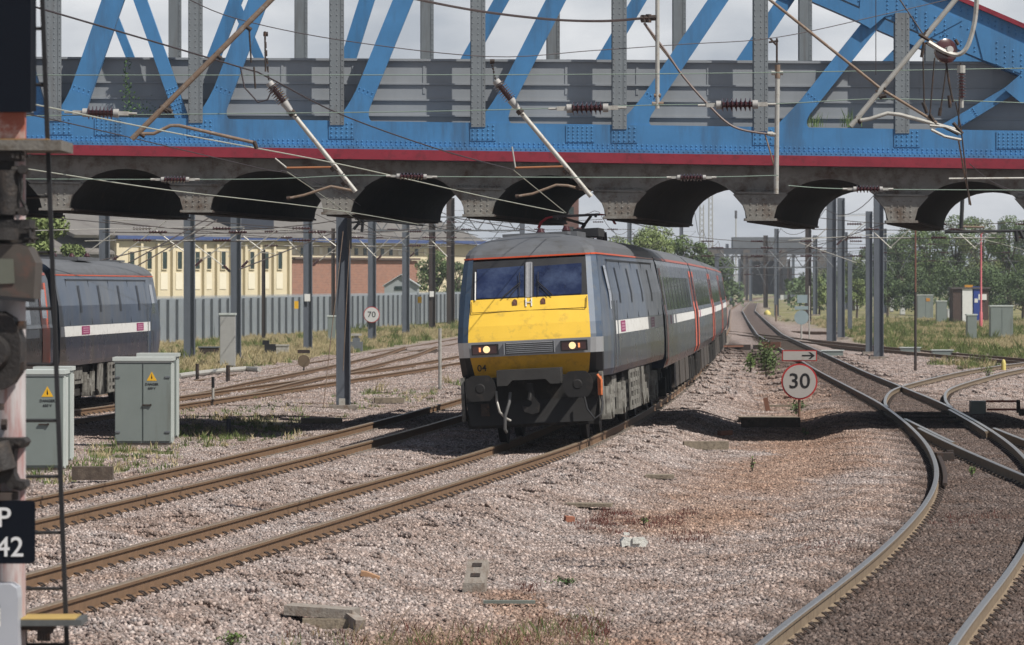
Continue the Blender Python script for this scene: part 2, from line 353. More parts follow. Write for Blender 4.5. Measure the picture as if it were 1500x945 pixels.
def randrot(k):
    q = rng.normal(size=(k, 4)); q /= np.linalg.norm(q, axis=1)[:, None]; a, b_, c_, d_ = q.T
    return np.stack([np.stack([1-2*(c_*c_+d_*d_), 2*(b_*c_-a*d_), 2*(b_*d_+a*c_)], -1), np.stack([2*(b_*c_+a*d_), 1-2*(b_*b_+d_*d_), 2*(c_*d_-a*b_)], -1), np.stack([2*(b_*d_-a*c_), 2*(c_*d_+a*b_), 1-2*(b_*b_+c_*c_)], -1)], 1)
def stones(k, size, lo, hi, zsp):
    V = CUB[None]*rng.uniform(.55, 1.2, (k, 8, 3)); V = V*rng.uniform((.75, .6, .5), (1.25, 1, .9), (k, 3))[:, None, :]
    V = np.einsum('kij,kvj->kvi', randrot(k), V)*(rng.uniform(lo, hi, k)*.5)[:, None, None]
    c_ = np.stack([rng.uniform(-size/2, size/2, k), rng.uniform(-size/2, size/2, k), rng.uniform(-zsp, zsp, k)], -1)
    V = V+c_[:, None]; Fc = (CUF[None]+(np.arange(k)*8)[:, None, None]).reshape(-1, 3)
    return V.reshape(-1, 3), Fc, np.repeat(rng.random(k), 8)
TS = .6
tiles = bpy.data.collections.new('stone_tiles')
for i in range(7):
    V, Fc, ti = stones(520, TS+.05, .028, .072, .016); tiles.objects.link(bpy.data.objects.new('stone_tile_a%d' % i, np_mesh('ballast_tile', V, Fc, sm_, [('tint', ti)])))
tiles2 = bpy.data.collections.new('stone_tiles_far')
for i in range(5):
    V, Fc, ti = stones(420, 1.24, .05, .11, .015); tiles2.objects.link(bpy.data.objects.new('stone_tile_b%d' % i, np_mesh('ballast_tile', V, Fc, sm_, [('tint', ti)])))
def gn_scatter(name, pts, rots, idxs, coll, attrs=(), scales=None):
    me = bpy.data.meshes.new(name); me.vertices.add(len(pts)); me.vertices.foreach_set('co', np.asarray(pts, np.float32).ravel())
    a = me.attributes.new('rot', 'FLOAT_VECTOR', 'POINT'); a.data.foreach_set('vector', np.asarray(rots, np.float32).ravel())
    a = me.attributes.new('idx', 'INT', 'POINT'); a.data.foreach_set('value', np.asarray(idxs, np.int32))
    a = me.attributes.new('scl', 'FLOAT', 'POINT'); a.data.foreach_set('value', np.asarray(scales if scales is not None else np.ones(len(pts)), np.float32))
    for nm, ar in attrs:
        a = me.attributes.new(nm, 'FLOAT', 'POINT'); a.data.foreach_set('value', np.asarray(ar, np.float32))
    o = bpy.data.objects.new(name, me); col.objects.link(o)
    g = bpy.data.node_groups.new(name+'_nodes', 'GeometryNodeTree')
    g.interface.new_socket('Geometry', in_out='INPUT', socket_type='NodeSocketGeometry'); g.interface.new_socket('Geometry', in_out='OUTPUT', socket_type='NodeSocketGeometry')
    gi = g.nodes.new('NodeGroupInput'); go = g.nodes.new('NodeGroupOutput')
    ci = g.nodes.new('GeometryNodeCollectionInfo'); ci.inputs['Collection'].default_value = coll; ci.inputs['Separate Children'].default_value = True; ci.inputs['Reset Children'].default_value = True
    ip = g.nodes.new('GeometryNodeInstanceOnPoints'); ip.inputs['Pick Instance'].default_value = True
    def na(nm, ty):
        q = g.nodes.new('GeometryNodeInputNamedAttribute'); q.data_type = ty; q.inputs['Name'].default_value = nm; return q.outputs[0]
    g.links.new(gi.outputs[0], ip.inputs['Points']); g.links.new(ci.outputs[0], ip.inputs['Instance'])
    g.links.new(na('idx', 'INT'), ip.inputs['Instance Index']); 
    er = g.nodes.new('FunctionNodeEulerToRotation'); g.links.new(na('rot', 'FLOAT_VECTOR'), er.inputs[0]); g.links.new(er.outputs[0], ip.inputs['Rotation'])
    g.links.new(na('scl', 'FLOAT'), ip.inputs['Scale'])
    g.links.new(ip.outputs[0], go.inputs[0])
    md = o.modifiers.new('scatter', 'NODES'); md.node_group = g
    return o
def tile_points(y0, y1, ts):
    pts = []
    for Y in np.arange(y0, y1, ts):
        hw = .128*Y+2.2; xs = np.arange(-hw, hw, ts); pts.append(np.stack([xs, np.full(len(xs), Y)], -1))
    p = np.concatenate(pts); X, Y = p[:, 0], p[:, 1]
    z, d = ground(X, Y); e_ = .25
    zx = (ground(X+e_, Y)[0]-ground(X-e_, Y)[0])/(2*e_); zy = (ground(X, Y+e_)[0]-ground(X, Y-e_)[0])/(2*e_)
    g_, di_, dk_ = masks(X, Y); keep = g_ < .55
    z = (z+ground(X+e_, Y)[0]+ground(X-e_, Y)[0])/3
    rot = np.stack([np.arctan(zy), -np.arctan(zx), np.zeros(len(X))], -1)
    return np.stack([X, Y, z-.012], -1)[keep], rot[keep], di_[keep], dk_[keep]
p_, r_, d1, d2 = tile_points(30, 117, TS)
o = gn_scatter('ballast', p_, r_, rng.integers(0, 7, len(p_)), tiles, [('dirt', d1), ('dark', d2)]); tag(o, 'pinkish grey granite ballast stones heaped around the nearer tracks', 'ballast', None, 'stuff')
p_, r_, d1, d2 = tile_points(117, 200, 1.2)
o = gn_scatter('ballast', p_, r_, rng.integers(0, 5, len(p_)), tiles2, [('dirt', d1), ('dark', d2)]); tag(o, 'pinkish grey granite ballast stones beneath and beyond the blue bridge', 'ballast', None, 'stuff')

# rails and sleepers
PROF = [(-.055, -.02), (-.055, -.004), (-.02, .008), (-.010, .016), (-.010, .112), (-.032, .122), (-.036, .150), (-.028, .159), (.028, .159), (.036, .150), (.032, .122), (.010, .112), (.010, .016), (.02, .008), (.055, -.004), (.055, -.02)]
def rail(t, side, y0, y1, mats, parent, off=0, zo=0):
    Y = [y0]; 
    while Y[-1] < y1: Y.append(min(y1, Y[-1]+(1 if Y[-1] < 150 else 4 if Y[-1] < 400 else 15)))
    b = MB(); np_ = len(PROF); vs = []
    for y in Y:
        m = float(t.m(y)); L_ = math.hypot(1, m); nx, ny = 1/L_, -m/L_
        cx = float(t.X(y))+nx*(side*.7525+off); cy = y+ny*(side*.7525+off); zc = t.z-.159+side*t.cant+zo
        for u, v in PROF: vs.append((cx+nx*u, cy+ny*u, zc+v))
    fs = []; mi = []
    for i in range(len(Y)-1):
        for j in range(np_-1):
            fs.append((i*np_+j, i*np_+j+1, (i+1)*np_+j+1, (i+1)*np_+j)); mi.append(1 if j in (6, 7, 8) else 0)
    fs.append(tuple(range(np_-1, -1, -1))); mi.append(0); fs.append(tuple((len(Y)-1)*np_+j for j in range(np_))); mi.append(0)
    b.add(vs, fs); b.m = mi
    return b.build('rail', mats, parent, ang=40)
def sleeper_mb(kind):
    b = MB()
    if kind == 'concrete':
        pr = [(-.14, -.2), (-.12, 0), (.12, 0), (.14, -.2)]
        b.prism([(-1.08, a, z) for a, z in pr], (2.16, 0, 0))
    else: b.box((0, 0, -.075), (2.2, .25, .15))
    return b
def clip_mb():
    b = MB(); b.box((0, 0, .006), (.10, .11, .02))
    b.tube([(-.045, -.05, .02), (.0, -.055, .055), (.03, -.02, .062), (.03, .03, .062), (0, .055, .05), (-.045, .045, .02)], .0105, 6)
    return b
clip_mesh = None
def lay(t, y0, y1, kind, label, mats, ysplit, sp=.5, ymax=260):
    root = thing('railway_track', label, 'track')
    for s_ in (-1, 1): rail(t, s_, y0, y1, mats, root)
    proto = None; rest = MB(); y = max(y0, 26) if y0 < 40 else y0; cnt = 0
    while y < min(y1, ymax):
        m = float(t.m(y)); X = float(t.X(y)); a = -math.atan(m); roll = -math.atan(t.cant/.75)
        M = Matrix.Translation((X, y, t.z-.186)) @ Euler((0, roll, a)).to_matrix().to_4x4()
        if cnt < 98 and y < ysplit:
            if proto is None:
                proto = sleeper_mb(kind).build('sleeper', concrete if kind == 'concrete' else timber, root, smooth=False)
                for x_, r_ in ((-.835, 0), (-.67, math.pi), (.67, 0), (.835, math.pi)):
                    global clip_mesh
                    if clip_mesh is None:
                        c_ = clip_mb().build('rail_clip', iron, proto); clip_mesh = c_.data
                    else: c_ = bpy.data.objects.new('rail_clip', clip_mesh); col.objects.link(c_); c_.parent = proto
                    c_.location = (x_, 0, .018); c_.scale = (.85, .85, .85); c_.rotation_euler = (0, 0, 0 if r_ == 0 else math.pi)
                s1 = proto
            else:
                s1 = proto.copy(); col.objects.link(s1); s1.parent = root
                for ch in proto.children:
                    q = ch.copy(); col.objects.link(q); q.parent = s1
            s1.matrix_local = M; cnt += 1
        else:
            bb = sleeper_mb(kind)
            for x_ in (-.86, -.65, .65, .86): bb.box((x_, 0, .03), (.07, .1, .06))
            rest.add([M @ Vector(v) for v in bb.v], bb.f)
        y += sp*(1 if y < 150 else 1.3)
    if rest.v:
        q = rest.build('sleepers', concrete if kind == 'concrete' else timber, root, smooth=False); q['kind'] = 'stuff'
    return root
mm = [railside, railtop]; ms = [rail3, railshine]
tr1 = lay(T1, 20, 1400, 'concrete', 'canted track under the yellow fronted express with rusty brown rails', mm, 84)
tr2 = lay(T2, 20, 1000, 'concrete', 'rusty railed track immediately left of the express, its far stretch shaded', mm, 84)
tr3 = lay(T3, 20, 780, 'timber', 'curved track with worn silvery rails sweeping round the right foreground', ms, 84, .6)
tr4 = lay(T4, 55, 480, 'timber', 'brown track beyond the grey cabinets, nearer of the two by the fence', mm, 130, .6)
tr5 = lay(T5, 62, 480, 'timber', 'track carrying the navy locomotive seen from the side at left', mm, 130, .6)
lay(TX, 118, 215, 'timber', 'short crossover joining the two tracks beside the palisade fence', mm, 150, .6)
lay(T6, 101, 175, 'timber', 'branch track curving away to the right from the junction', ms, 130, .6)
lay(T7, 20, 86, 'timber', 'straight track leading from the junction to the lower right edge', ms, 66, .6)
lay(T8, 140, 325, 'timber', 'dark track crossing the grassy yard behind the grey masts', mm, 178, .6)
lay(T9, 262, 300, 'timber', 'half buried track in the dry grass of the far yard', mm, 275, .8)
# guard rail, blades and switch gear of the junction
jn = thing('railway_switch', 'blackened switch rails and stretcher bars where the curved track divides', 'switch')
rail(T3, -1, 63, 74, [iron, iron], jn, off=.13, zo=-.06)
rail(T7, -1, 78, 92, ms, jn, off=.10); rail(T3, 1, 84, 99, ms, jn, off=-.12)
for yy_ in (93, 96, 99):
    q = MB(); q.tube([(float(T3.X(yy_))-.75, yy_, -.1), (float(T3.X(yy_))+.75, yy_-.05, -.1)], .022); q.build('stretcher_bar', iron, jn)
q = MB(); Y_ = 73.6; q.box((float(T3.X(Y_))-.53, Y_, -.09), (.3, .45, .14)); q.box((float(T3.X(Y_))-.4, Y_+.3, -.08), (.12, .2, .18)); q.build('fishplate_block', iron, jn)
# ================================================================ blue truss bridge
YF, YB = 88.0, 98.2; SK = 1.64; S_ = F/YF
SL = .0148
def BX(x): return (x-750)/S_
def BZ(y, x=None): return EYE+(HZ-y)/S_
def lvl(y0, x): return BZ(y0+SL*x)              # a graded line: y0 is its photo row at x = 0
XL, XR = -420, 2050
bridge = thing('truss_bridge', 'blue riveted steel truss road bridge with red trim spanning all the tracks', 'bridge', (0, YF, 0))
def brd(mb, name, m, parent=bridge, **k):
    o = mb.build(name, m, parent, **k); o.location = (0, -YF, 0) if parent is bridge else (0, 0, 0); return o
NODES = [80+206.9*i for i in range(-2, 9)]
SHIFT = {'near': 0, 'far': 1}
def truss(Y, dx, which):
    def p(x, z, dy=0): return (BX(x)+dx, Y+dy, z)
    # lower chord
    b = MB()
    def strip(yt, yb, d0, d1, mb, xl=XL, xr=XR, n=1):
        pts = [p(xl, lvl(yt, xl), d0), p(xr, lvl(yt, xr), d0), p(xr, lvl(yb, xr), d0), p(xl, lvl(yb, xl), d0)]
        mb.prism(pts, (0, d1-d0, 0))
    strip(169.5, 209, -.04, .28, b); strip(205.5, 211, -.14, .30, b)
    if which == 'near':
        x = XL
        while x < XR:
            for yy in (199, 203.5): b.rivet(p(x, lvl(yy, x), -.04), (0, -1, 0), .016)
            for yy in (207.7,): b.rivet(p(x+3, lvl(yy, x), -.14), (0, -1, 0), .014)
            x += 7.2
        for nx in NODES:                         # gusset plates on the chord
            b.prism([p(nx-12, lvl(170, nx), -.055), p(nx+26, lvl(170, nx), -.055), p(nx+26, lvl(196, nx), -.055), p(nx-12, lvl(196, nx), -.055)], (0, .02, 0))
            for i in range(5):
                for j in range(4):
                    b.rivet(p(nx-8+i*7.5, lvl(174+j*6.2, nx), -.055), (0, -1, 0), .018)
        for cx in (850, 1480, 160):
            b.prism([p(cx-21, lvl(171, cx), -.055), p(cx+21, lvl(171, cx), -.055), p(cx+21, lvl(196, cx), -.055), p(cx-21, lvl(196, cx), -.055)], (0, .02, 0))
            for i in range(6):
                for j in range(5): b.rivet(p(cx-17+i*6.8, lvl(174+j*5, cx), -.055), (0, -1, 0), .016)
    brd(b, 'lower_chord', blue)
    # upper chord, level then sloping down to the right
    b = MB(); YT = -175
    def ln(x): return 0+(x-1403)*.432                 # top edge of the sloping chord
    xk = 1403+YT/.432
    b.prism([p(-420, BZ(YT), 0), p(xk, BZ(YT), 0), p(xk, BZ(YT+62), 0), p(-420, BZ(YT+62), 0)], (0, .42, 0))
    b.prism([p(xk, BZ(YT), -.01), p(1800, BZ(ln(1800)), -.01), p(1650, BZ(ln(1650)+72), -.01), p(xk, BZ(YT+72), -.01)], (0, .44, 0))
    if which == 'near':
        for k in range(70):
            x = xk+10+k*10
            for dy in (8, 14, 58, 64, 36 if k % 3 else 30): b.rivet(p(x, BZ(ln(x)+dy), -.01), (0, -1, 0), .018)
        b.prism([p(1262, BZ(-34), -.03), p(1410, BZ(30), -.03), p(1350, BZ(62), -.03), p(1338, BZ(24), -.03), p(1318, BZ(19), -.03), p(1296, BZ(24), -.03), p(1275, BZ(42), -.03), p(1258, BZ(32), -.03)], (0, .05, 0))
        b.prism([p(1425, BZ(30), -.03), p(1540, BZ(82), -.03), p(1600, BZ(135), -.03), p(1497, BZ(152), -.03), p(1470, BZ(130), -.03), p(1496, BZ(108), -.03), p(1440, BZ(88), -.03)], (0, .05, 0))
        for i in range(7):
            for j in range(5):
                b.rivet(p(1300+i*14, BZ(5+i*6+j*6-10), -.03), (0, -1, 0), .018); b.rivet(p(1460+i*12, BZ(62+i*6+j*8), -.03), (0, -1, 0), .018)
    brd(b, 'upper_chord', blue)
    b = MB(); b.prism([p(xk-3, BZ(YT-7), -.12), p(1800, BZ(ln(1800)-7), -.12), p(1800, BZ(ln(1800)), -.12), p(xk-3, BZ(YT), -.12)], (0, .66, 0))
    b.prism([p(-420, BZ(YT-7), -.12), p(xk-3, BZ(YT-7), -.12), p(xk-3, BZ(YT), -.12), p(-420, BZ(YT), -.12)], (0, .66, 0))
    brd(b, 'upper_red_trim', red)
    # posts
    for nx in NODES:
        if nx > 1500: continue
        ytop = max(YT+30, ln(nx)+60) if nx > 1200 else YT+40
        if nx > 1300: ytop = 19
        o_ = -.075
        b = MB(); z0, z1 = lvl(176, nx), BZ(ytop)
        xa, xb = nx-10.5, nx+10.5
        xc = BX(nx)+dx
        b.box((xc-.04, Y+o_+.01, (z0+z1)/2), (.21, .02, z1-z0)); b.box((xc+.075, Y+o_+.10, (z0+z1)/2), (.02, .18, z1-z0)); b.box((xc-.135, Y+o_+.10, (z0+z1)/2), (.02, .18, z1-z0))
        b.box((xc+.11, Y+o_+.012, (z0+z1)/2), (.07, .024, z1-z0)); b.box((xc-.04, Y+o_+.19, (z0+z1)/2), (.25, .02, z1-z0))
        z = z0+.06
        while z < z1 and z < 9.4:
            for q in ((-.12, .0, .115) if which == 'near' else (.115,)): b.rivet((xc+q, Y+o_, z), (0, -1, 0), .012)
            z += .115
        brd(b, 'vertical_post', bridgegrey)
    # diagonals  (lower x, upper x at the given rows, width px)
    if which == 'near':
        D = [((103, 178), (165, 0), 33), ((268, 178), (205, 0), 20), ((309, 178), (378, 0), 30), ((517, 180), (590, 0), 30), ((722, 182), (814, 0), 30),
             ((928, 184), (1052, 0), 31), ((1160, 182), (1292, 16), 30), ((1385, 190), (1506, 117), 30), ((-100, 178), (-40, 0), 33), ((62, 178), (10, 0), 20)]
    else:
        D = [((190, 83), (157, 0), 12), ((313, 83), (345, 0), 19), ((378, 83), (342, 0), 14), ((511, 83), (537, 0), 22), ((687, 84), (734, 0), 20), ((885, 86), (936, 0), 20), ((1092, 88), (1151, 0), 22), ((1310, 88), (1366, 30), 22)]
    for (xa0, ya0), (xb0, yb0), wpx in D:
        xa, ya, xb, yb = xa0, ya0, xb0, yb0
        if which == 'near':
            k = (xb-xa)/(yb-ya); yt = YT+30
            if xb < 1280: xb = xb+(yt-yb)*k; yb = yt
            pa = Vector((BX(xa), Y, BZ(ya))); pb = Vector((BX(xb), Y, BZ(yb))); wd = wpx*math.cos(math.atan(abs(k)))/S_
        else:
            k = (xb-xa)/(yb-ya); ya2 = 200; xa = xa+(ya2-ya)*k; yt = -150; xb = xb+(yt-yb)*k if xb < 1280 else xb; yb = yt if xb < 1280 else yb
            ya = ya2; pa = P(xa, ya, Y); pb = P(xb, yb, Y); wd = wpx/F*Y
        d = (pb-pa).normalized(); sd_ = Vector((d.z, 0, -d.x)); di_x = .014*(1+D.index(((xa0, ya0), (xb0, yb0), wpx))); pa = pa+Vector((0, di_x, 0)); pb = pb+Vector((0, di_x, 0))
        b = MB()
        b.prism([pa-sd_*wd/2, pb-sd_*wd/2, pb+sd_*wd/2, pa+sd_*wd/2], (0, .025, 0))             # face plate
        b.prism([pa+sd_*(wd/2-.03)+Vector((0, .0251, 0)), pb+sd_*(wd/2-.03)+Vector((0, .0251, 0)), pb+sd_*(wd/2)+Vector((0, .0251, 0)), pa+sd_*(wd/2)+Vector((0, .0251, 0))], (0, .20, 0))
        b.prism([pa-sd_*(wd/2-.03)+Vector((0, .0251, 0)), pb-sd_*(wd/2-.03)+Vector((0, .0251, 0)), pb-sd_*(wd/2)+Vector((0, .0251, 0)), pa-sd_*(wd/2)+Vector((0, .0251, 0))], (0, .20, 0))
        if which == 'near':
            Ld = (pb-pa).length
            for i in range(8):
                for q in (-.36, -.12, .12, .36): b.rivet(pa+d*(.12+i*.085)+sd_*wd*q, (0, -1, 0), .016)
            # curved gusset foot
            if wpx >= 30 and xa > 0:
                sg = 1 if pb.x > pa.x else -1
                zc = lvl(171, xa); base = Vector((pa.x, Y, zc))
                gl = .62; A0 = base+Vector((-sg*wd*1.15, 0, 0)); A2 = pa+d*gl-sd_*sg*wd*.5; A1 = pa+Vector((-sg*wd*.58, 0, .09)); B0 = pa+d*gl+sd_*sg*wd*.5; B2 = base+Vector((sg*wd*1.1, 0, 0)); B1 = pa+Vector((sg*wd*.58, 0, .05)); qb = lambda a_, b_, c_: [a_*(1-t)**2+b_*2*t*(1-t)+c_*t*t for t in [i/7 for i in range(8)]]
                g_ = qb(A0, A1, A2)+qb(B0, B1, B2)+[base+Vector((sg*wd*1.1, 0, -.08)), base+Vector((-sg*wd*1.15, 0, -.08))]
                g_ = [Vector((q.x, Y, q.z)) for q in g_]
                b.prism([q+Vector((0, -.02, 0)) for q in g_], (0, .018, 0))
        brd(b, 'diagonal_brace', blue)
truss(YF, 0, 'near')
truss(YB+.4, SK, 'far')
# parapet panels (between near truss and roadway)
b = MB(); YP = YF+.55; sp_ = F/YP
def PZ(y): return EYE+(HZ-y)/sp_
xs_ = [-420+104*i for i in range(24)]
for a_, c_ in zip(xs_[:-1], xs_[1:]):
    t0, t1 = 83+.005*a_, 83+.005*c_; e_ = 214
    X0, X1 = (a_-750)/sp_, (c_-750)/sp_
    b.prism([(X0, YP, PZ(t0)), (X1, YP, PZ(t1)), (X1, YP, PZ(e_)), (X0, YP, PZ(e_))], (0, .03, 0)); b.box((X0+.02, YP-.006, PZ(t0+30)), (.05, .012, .6))
brd(b, 'parapet_panel', panelgrey)
b = MB()
for yy, h_, pr_ in ((83, 3.2, .06), (118.5, 2.2, .04), (142, 2.2, .04), (165, 2.2, .04)):
    for a_, c_ in ((-420, 2050),):
        X0, X1 = (a_-750)/sp_, (c_-750)/sp_; t0, t1 = yy+.0058*a_, yy+.0058*c_
        b.prism([(X0, YP-pr_, PZ(t0)), (X1, YP-pr_, PZ(t1)), (X1, YP-pr_, PZ(t1+h_)), (X0, YP-pr_, PZ(t0+h_))], (0, pr_-.003, 0))
brd(b, 'parapet_rib', panelgrey)
b = MB(); t0 = lvl(150, XL); t1 = lvl(150, XR)
b.prism([(BX(XL)+SK, YB-.4, PZ(86)), (BX(XR)+SK, YB-.4, PZ(92)), (BX(XR)+SK, YB-.4, PZ(214)), (BX(XL)+SK, YB-.4, PZ(214))], (0, .05, 0))
brd(b, 'far_parapet_panel', panelgrey)
# red trim under the chord
b = MB(); b.prism([(BX(XL), YF-.22, lvl(211.2, XL)), (BX(XR), YF-.22, lvl(211.2, XR)), (BX(XR), YF-.22, lvl(226, XR)), (BX(XL), YF-.22, lvl(226, XL))], (0, .4, 0))
brd(b, 'red_trim', red)
b = MB(); b.prism([(BX(XL)+SK, YB+.62, lvl(211.2, XL)), (BX(XR)+SK, YB+.62, lvl(211.2, XR)), (BX(XR)+SK, YB+.62, lvl(226, XR)), (BX(XL)+SK, YB+.62, lvl(226, XL))], (0, .12, 0))
brd(b, 'red_trim', red)
# road deck
b = MB(); b.prism([(BX(XL), YF+.6, lvl(195, XL)), (BX(XR), YF+.6, lvl(195, XR)), (BX(XR)+SK, YB-.42, lvl(195, XR)), (BX(XL)+SK, YB-.42, lvl(195, XL))], (0, 0, -.12)); brd(b, 'road_deck', mat('deck_asphalt', (.05, .05, .05), .9))
# arched soffit between the cross beams: profile swept along the skew
prof = []
for k, nx in enumerate(NODES[:-1]):
    x2 = nx+206.9; n_ = 18
    a0, a1 = nx+21, x2-21
    prof += [(nx-21, lvl(304, nx)), (nx+21, lvl(304, nx))]
    cx_ = (a0+a1)/2; hw = (a1-a0)/2
    for i in range(1, n_): 
        u = -math.cos(math.pi*i/n_); x = cx_+hw*u
        z = lvl(304, x)+(60/S_)*(max(0, 1-u*u)**.5)**1.0
        prof.append((x, z))
X_ = lambda x: BX(x)
b = MB(); b2 = MB()
vsF = [(X_(x), YF+.32, z) for x, z in prof]; vsB = [(X_(x)+SK, YB+.6, z) for x, z in prof]
n_ = len(prof); NS = 10; rows = []
for s_ in range(NS+1):
    f_ = s_/NS; rows += [tuple(Vector(a)*(1-f_)+Vector(c)*f_) for a, c in zip(vsF, vsB)]
b.add(rows, [(s_*n_+i, (s_+1)*n_+i, (s_+1)*n_+i+1, s_*n_+i+1) for s_ in range(NS) for i in range(n_-1)])
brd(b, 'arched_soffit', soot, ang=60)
for (Y_, dx, d_) in ((YF+.30, 0, .018), (YB+.6, SK, .05)):
    b = MB(); zt = [(x, lvl(226, x)) for x, z in prof]
    vs = [(X_(x)+dx, Y_, z) for x, z in prof]+[(X_(x)+dx, Y_, z) for x, z in zt]
    b.add(vs, [(i, i+1, n_+i+1, n_+i) for i in range(n_-1)])
    brd(b, 'arch_fascia', fascia, smooth=False)
# corbels standing a little proud, ledge, rivets
for nx in NODES:
    b = MB(); z0, z1 = lvl(304, nx), lvl(268, nx); x0 = X_(nx)
    y_ = YF+.30
    w0, w1 = .27, .56
    f1 = [(x0-w0, y_-.16, z0), (x0+w0, y_-.16, z0), (x0+w0*1.25, y_-.16, z0+(z1-z0)*.5), (x0+w1, y_-.16, z1), (x0-w1, y_-.16, z1), (x0-w0*1.25, y_-.16, z0+(z1-z0)*.5)]
    b.prism(f1, (0, .158, 0))
    for i in range(4):
        for j in range(4): b.rivet((x0-.2+i*.13, y_-.16, z0+.09+j*.105), (0, -1, 0), .018)
    b.box((x0, y_-.09, z0-.015), (w0*2+.12, .34, .05))
    brd(b, 'corbel', fascia, smooth=False)
b = MB(); b.prism([(BX(XL), YF+.06, lvl(265, XL)), (BX(XR), YF+.06, lvl(265, XR)), (BX(XR), YF+.06, lvl(269, XR)), (BX(XL), YF+.06, lvl(269, XL))], (0, .235, 0))
x = XL
while x < XR:
    if True: b.rivet((BX(x), YF+.06, lvl(267, x)), (0, -1, 0), .014)
    x += 9
# the ledge is broken by the arch crowns: only short lengths beside each corbel
for nx in NODES:
    b = MB()
    for sg in (-1, 1):
        xa, xb = nx+sg*0, nx+sg*37
        lo, hi = min(xa, xb), max(xa, xb)
        b.prism([(BX(lo), YF+.10, lvl(265, lo)), (BX(hi), YF+.10, lvl(265, hi)), (BX(hi), YF+.10, lvl(267.5, hi)), (BX(lo), YF+.10, lvl(267.5, lo))], (0, .195, 0))
        for i in range(6): b.rivet((BX(lo+3+i*5.5), YF+.278, lvl(262, lo)), (0, -1, 0), .013)
    brd(b, 'ledge', fascia, smooth=False)
# cross-beam bottoms rusted
b = MB()
for nx in NODES:
    a = Vector((X_(nx), YF+.1, lvl(305.5, nx))); c_ = Vector((X_(nx)+SK, YB+.8, lvl(305.5, nx))); b.bar(a, c_, .66, .04)
    b.bar(a+Vector((0, .6, -.03)), c_+Vector((0, .1, -.03)), .5, .03)
brd(b, 'beam_flange', mat('rusty_beam', (.05, .035, .028), .9, 0, .4, 4))
# abutments / piers outside the picture keep the deck up
for x_ in (-430, 2040):
    b = MB(); b.box((BX(x_), (YF+YB)/2, 1.9), (2.2, YB-YF+2.5, 5)); brd(b, 'pier', mat('brick_pier', (.2, .11, .08), .9, 0, .3, 3))
# plants growing on the bridge
leafm = mat('leaf_green', (.055, .115, .025), .7, 0, .4, 9)
leafm2 = mat('leaf_light_green', (.11, .17, .04), .7, 0, .4, 9)
drym = mat('dry_grass', (.30, .24, .13), .8, 0, .3, 5)
redm = mat('red_sorrel', (.15, .045, .035), .8, 0, .35, 5)
def leaves(b, c, r, n, s):
    for _ in range(n):
        p_ = Vector(c)+Vector([random.gauss(0, 1)*q*.5 for q in r]); a = Vector([random.gauss(0, 1) for _ in range(3)]).normalized(); d = a.orthogonal().normalized()*s*random.uniform(.6, 1.3); e_ = a.cross(d)*.6
        b.quad(p_-d, p_+e_, p_+d, p_-e_)
b = MB()
b.tube([P(186, 172, YF+.35), P(190, 140, YF+.33), P(184, 115, YF+.35), P(183, 92, YF+.34)], .006, 4)
for y in range(88, 172, 4): leaves(b, P(187+random.uniform(-3, 3)+(y > 140)*3, y, YF+.3), (.08+.1*(y > 135), .06, .08), 7+6*(y > 135), .028)
for x in range(205, 226, 5): leaves(b, P(x, 162-(x % 2)*8, YF+.3), (.1, .05, .16), 8, .025)
tag(b.build('climbing_plant', leafm), 'green creeper growing up the grey parapet at far left', 'plant')
def blades(b, c, n, h, spread, lean=.3, w_=.008):
    for _ in range(n):
        a = random.uniform(0, 6.28); p0 = Vector(c)+Vector((random.gauss(0, spread), random.gauss(0, spread), 0)); hh = h*random.uniform(.5, 1.2)
        d = Vector((math.cos(a), math.sin(a), 0)); tp = p0+d*hh*lean*random.random()+Vector((0, 0, hh)); s = Vector((-d.y, d.x, 0))*w_
        md_ = p0*.5+tp*.5+Vector((0, 0, hh*.1)); b.add([p0-s, p0+s, md_+s*.8, tp, md_-s*.8], [(0, 1, 2, 3, 4)])
for xx, lb in ((1192, 'smaller tuft of grass rooted on the blue bridge girder'), (1242, 'taller tuft of grass rooted on the blue bridge girder')):
    b = MB(); blades(b, P(xx, 186, YF+.2), 26, .38 if xx > 1200 else .3, .08, .5, .007); tag(b.build('grass_tuft', leafm2, smooth=False), lb, 'plant', 'grass tufts on the bridge girder')

# ================================================================ rolling stock
navy = mat('navy_coach_paint', (.009, .016, .038), .28, .0, .15, 1.5, (.030, .030, .028), .36, 1.2, coat=.12, spec=.35)
slate = mat('dusty_blue_loco_side', (.030, .050, .088), .34, .0, .2, 1.2, (.068, .070, .070), .45, 1.6, streak=True, coat=.12, spec=.4)
pillar = mat('blue_front_pillar', (.04, .065, .105), .4, .1, .15, 3, (.07, .08, .09), .4, 8, coat=.2)
roofm = mat('dusty_grey_roof', (.10, .105, .115), .65, .0, .12, 2, (.07, .07, .07), .4, 3, coat=.05)
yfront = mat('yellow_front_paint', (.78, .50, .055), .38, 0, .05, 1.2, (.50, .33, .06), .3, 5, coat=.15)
ylow = mat('yellow_shaded_paint', (.62, .33, .025), .42, 0, .06, 1.2, (.36, .2, .03), .35, 3, coat=.2)  # deeper yellow carries the shade of the downward-facing lower panel
under = mat('underframe_grime', (.012, .011, .010), .85, 0, .35, 6, (.05, .042, .036), .35, 5)
bogiem = mat('dusty_bogie_grey', (.20, .195, .175), .8, 0, .3, 5, (.05, .042, .036), .6, 4)
glassd = mat('coach_dark_glass', (.012, .016, .02), .06, 0, .1, 1, spec=.8, coat=.6)
glassb = mat('windscreen_painted_reflection', (.012, .020, .060), .07, 0, .6, .9, (.05, .07, .13), .42, 1.3, spec=.6, coat=.5)  # paler blotches paint sky reflections into the panes
orange = mat('orange_red_paint', (.62, .09, .03), .4, 0, .1, 2)
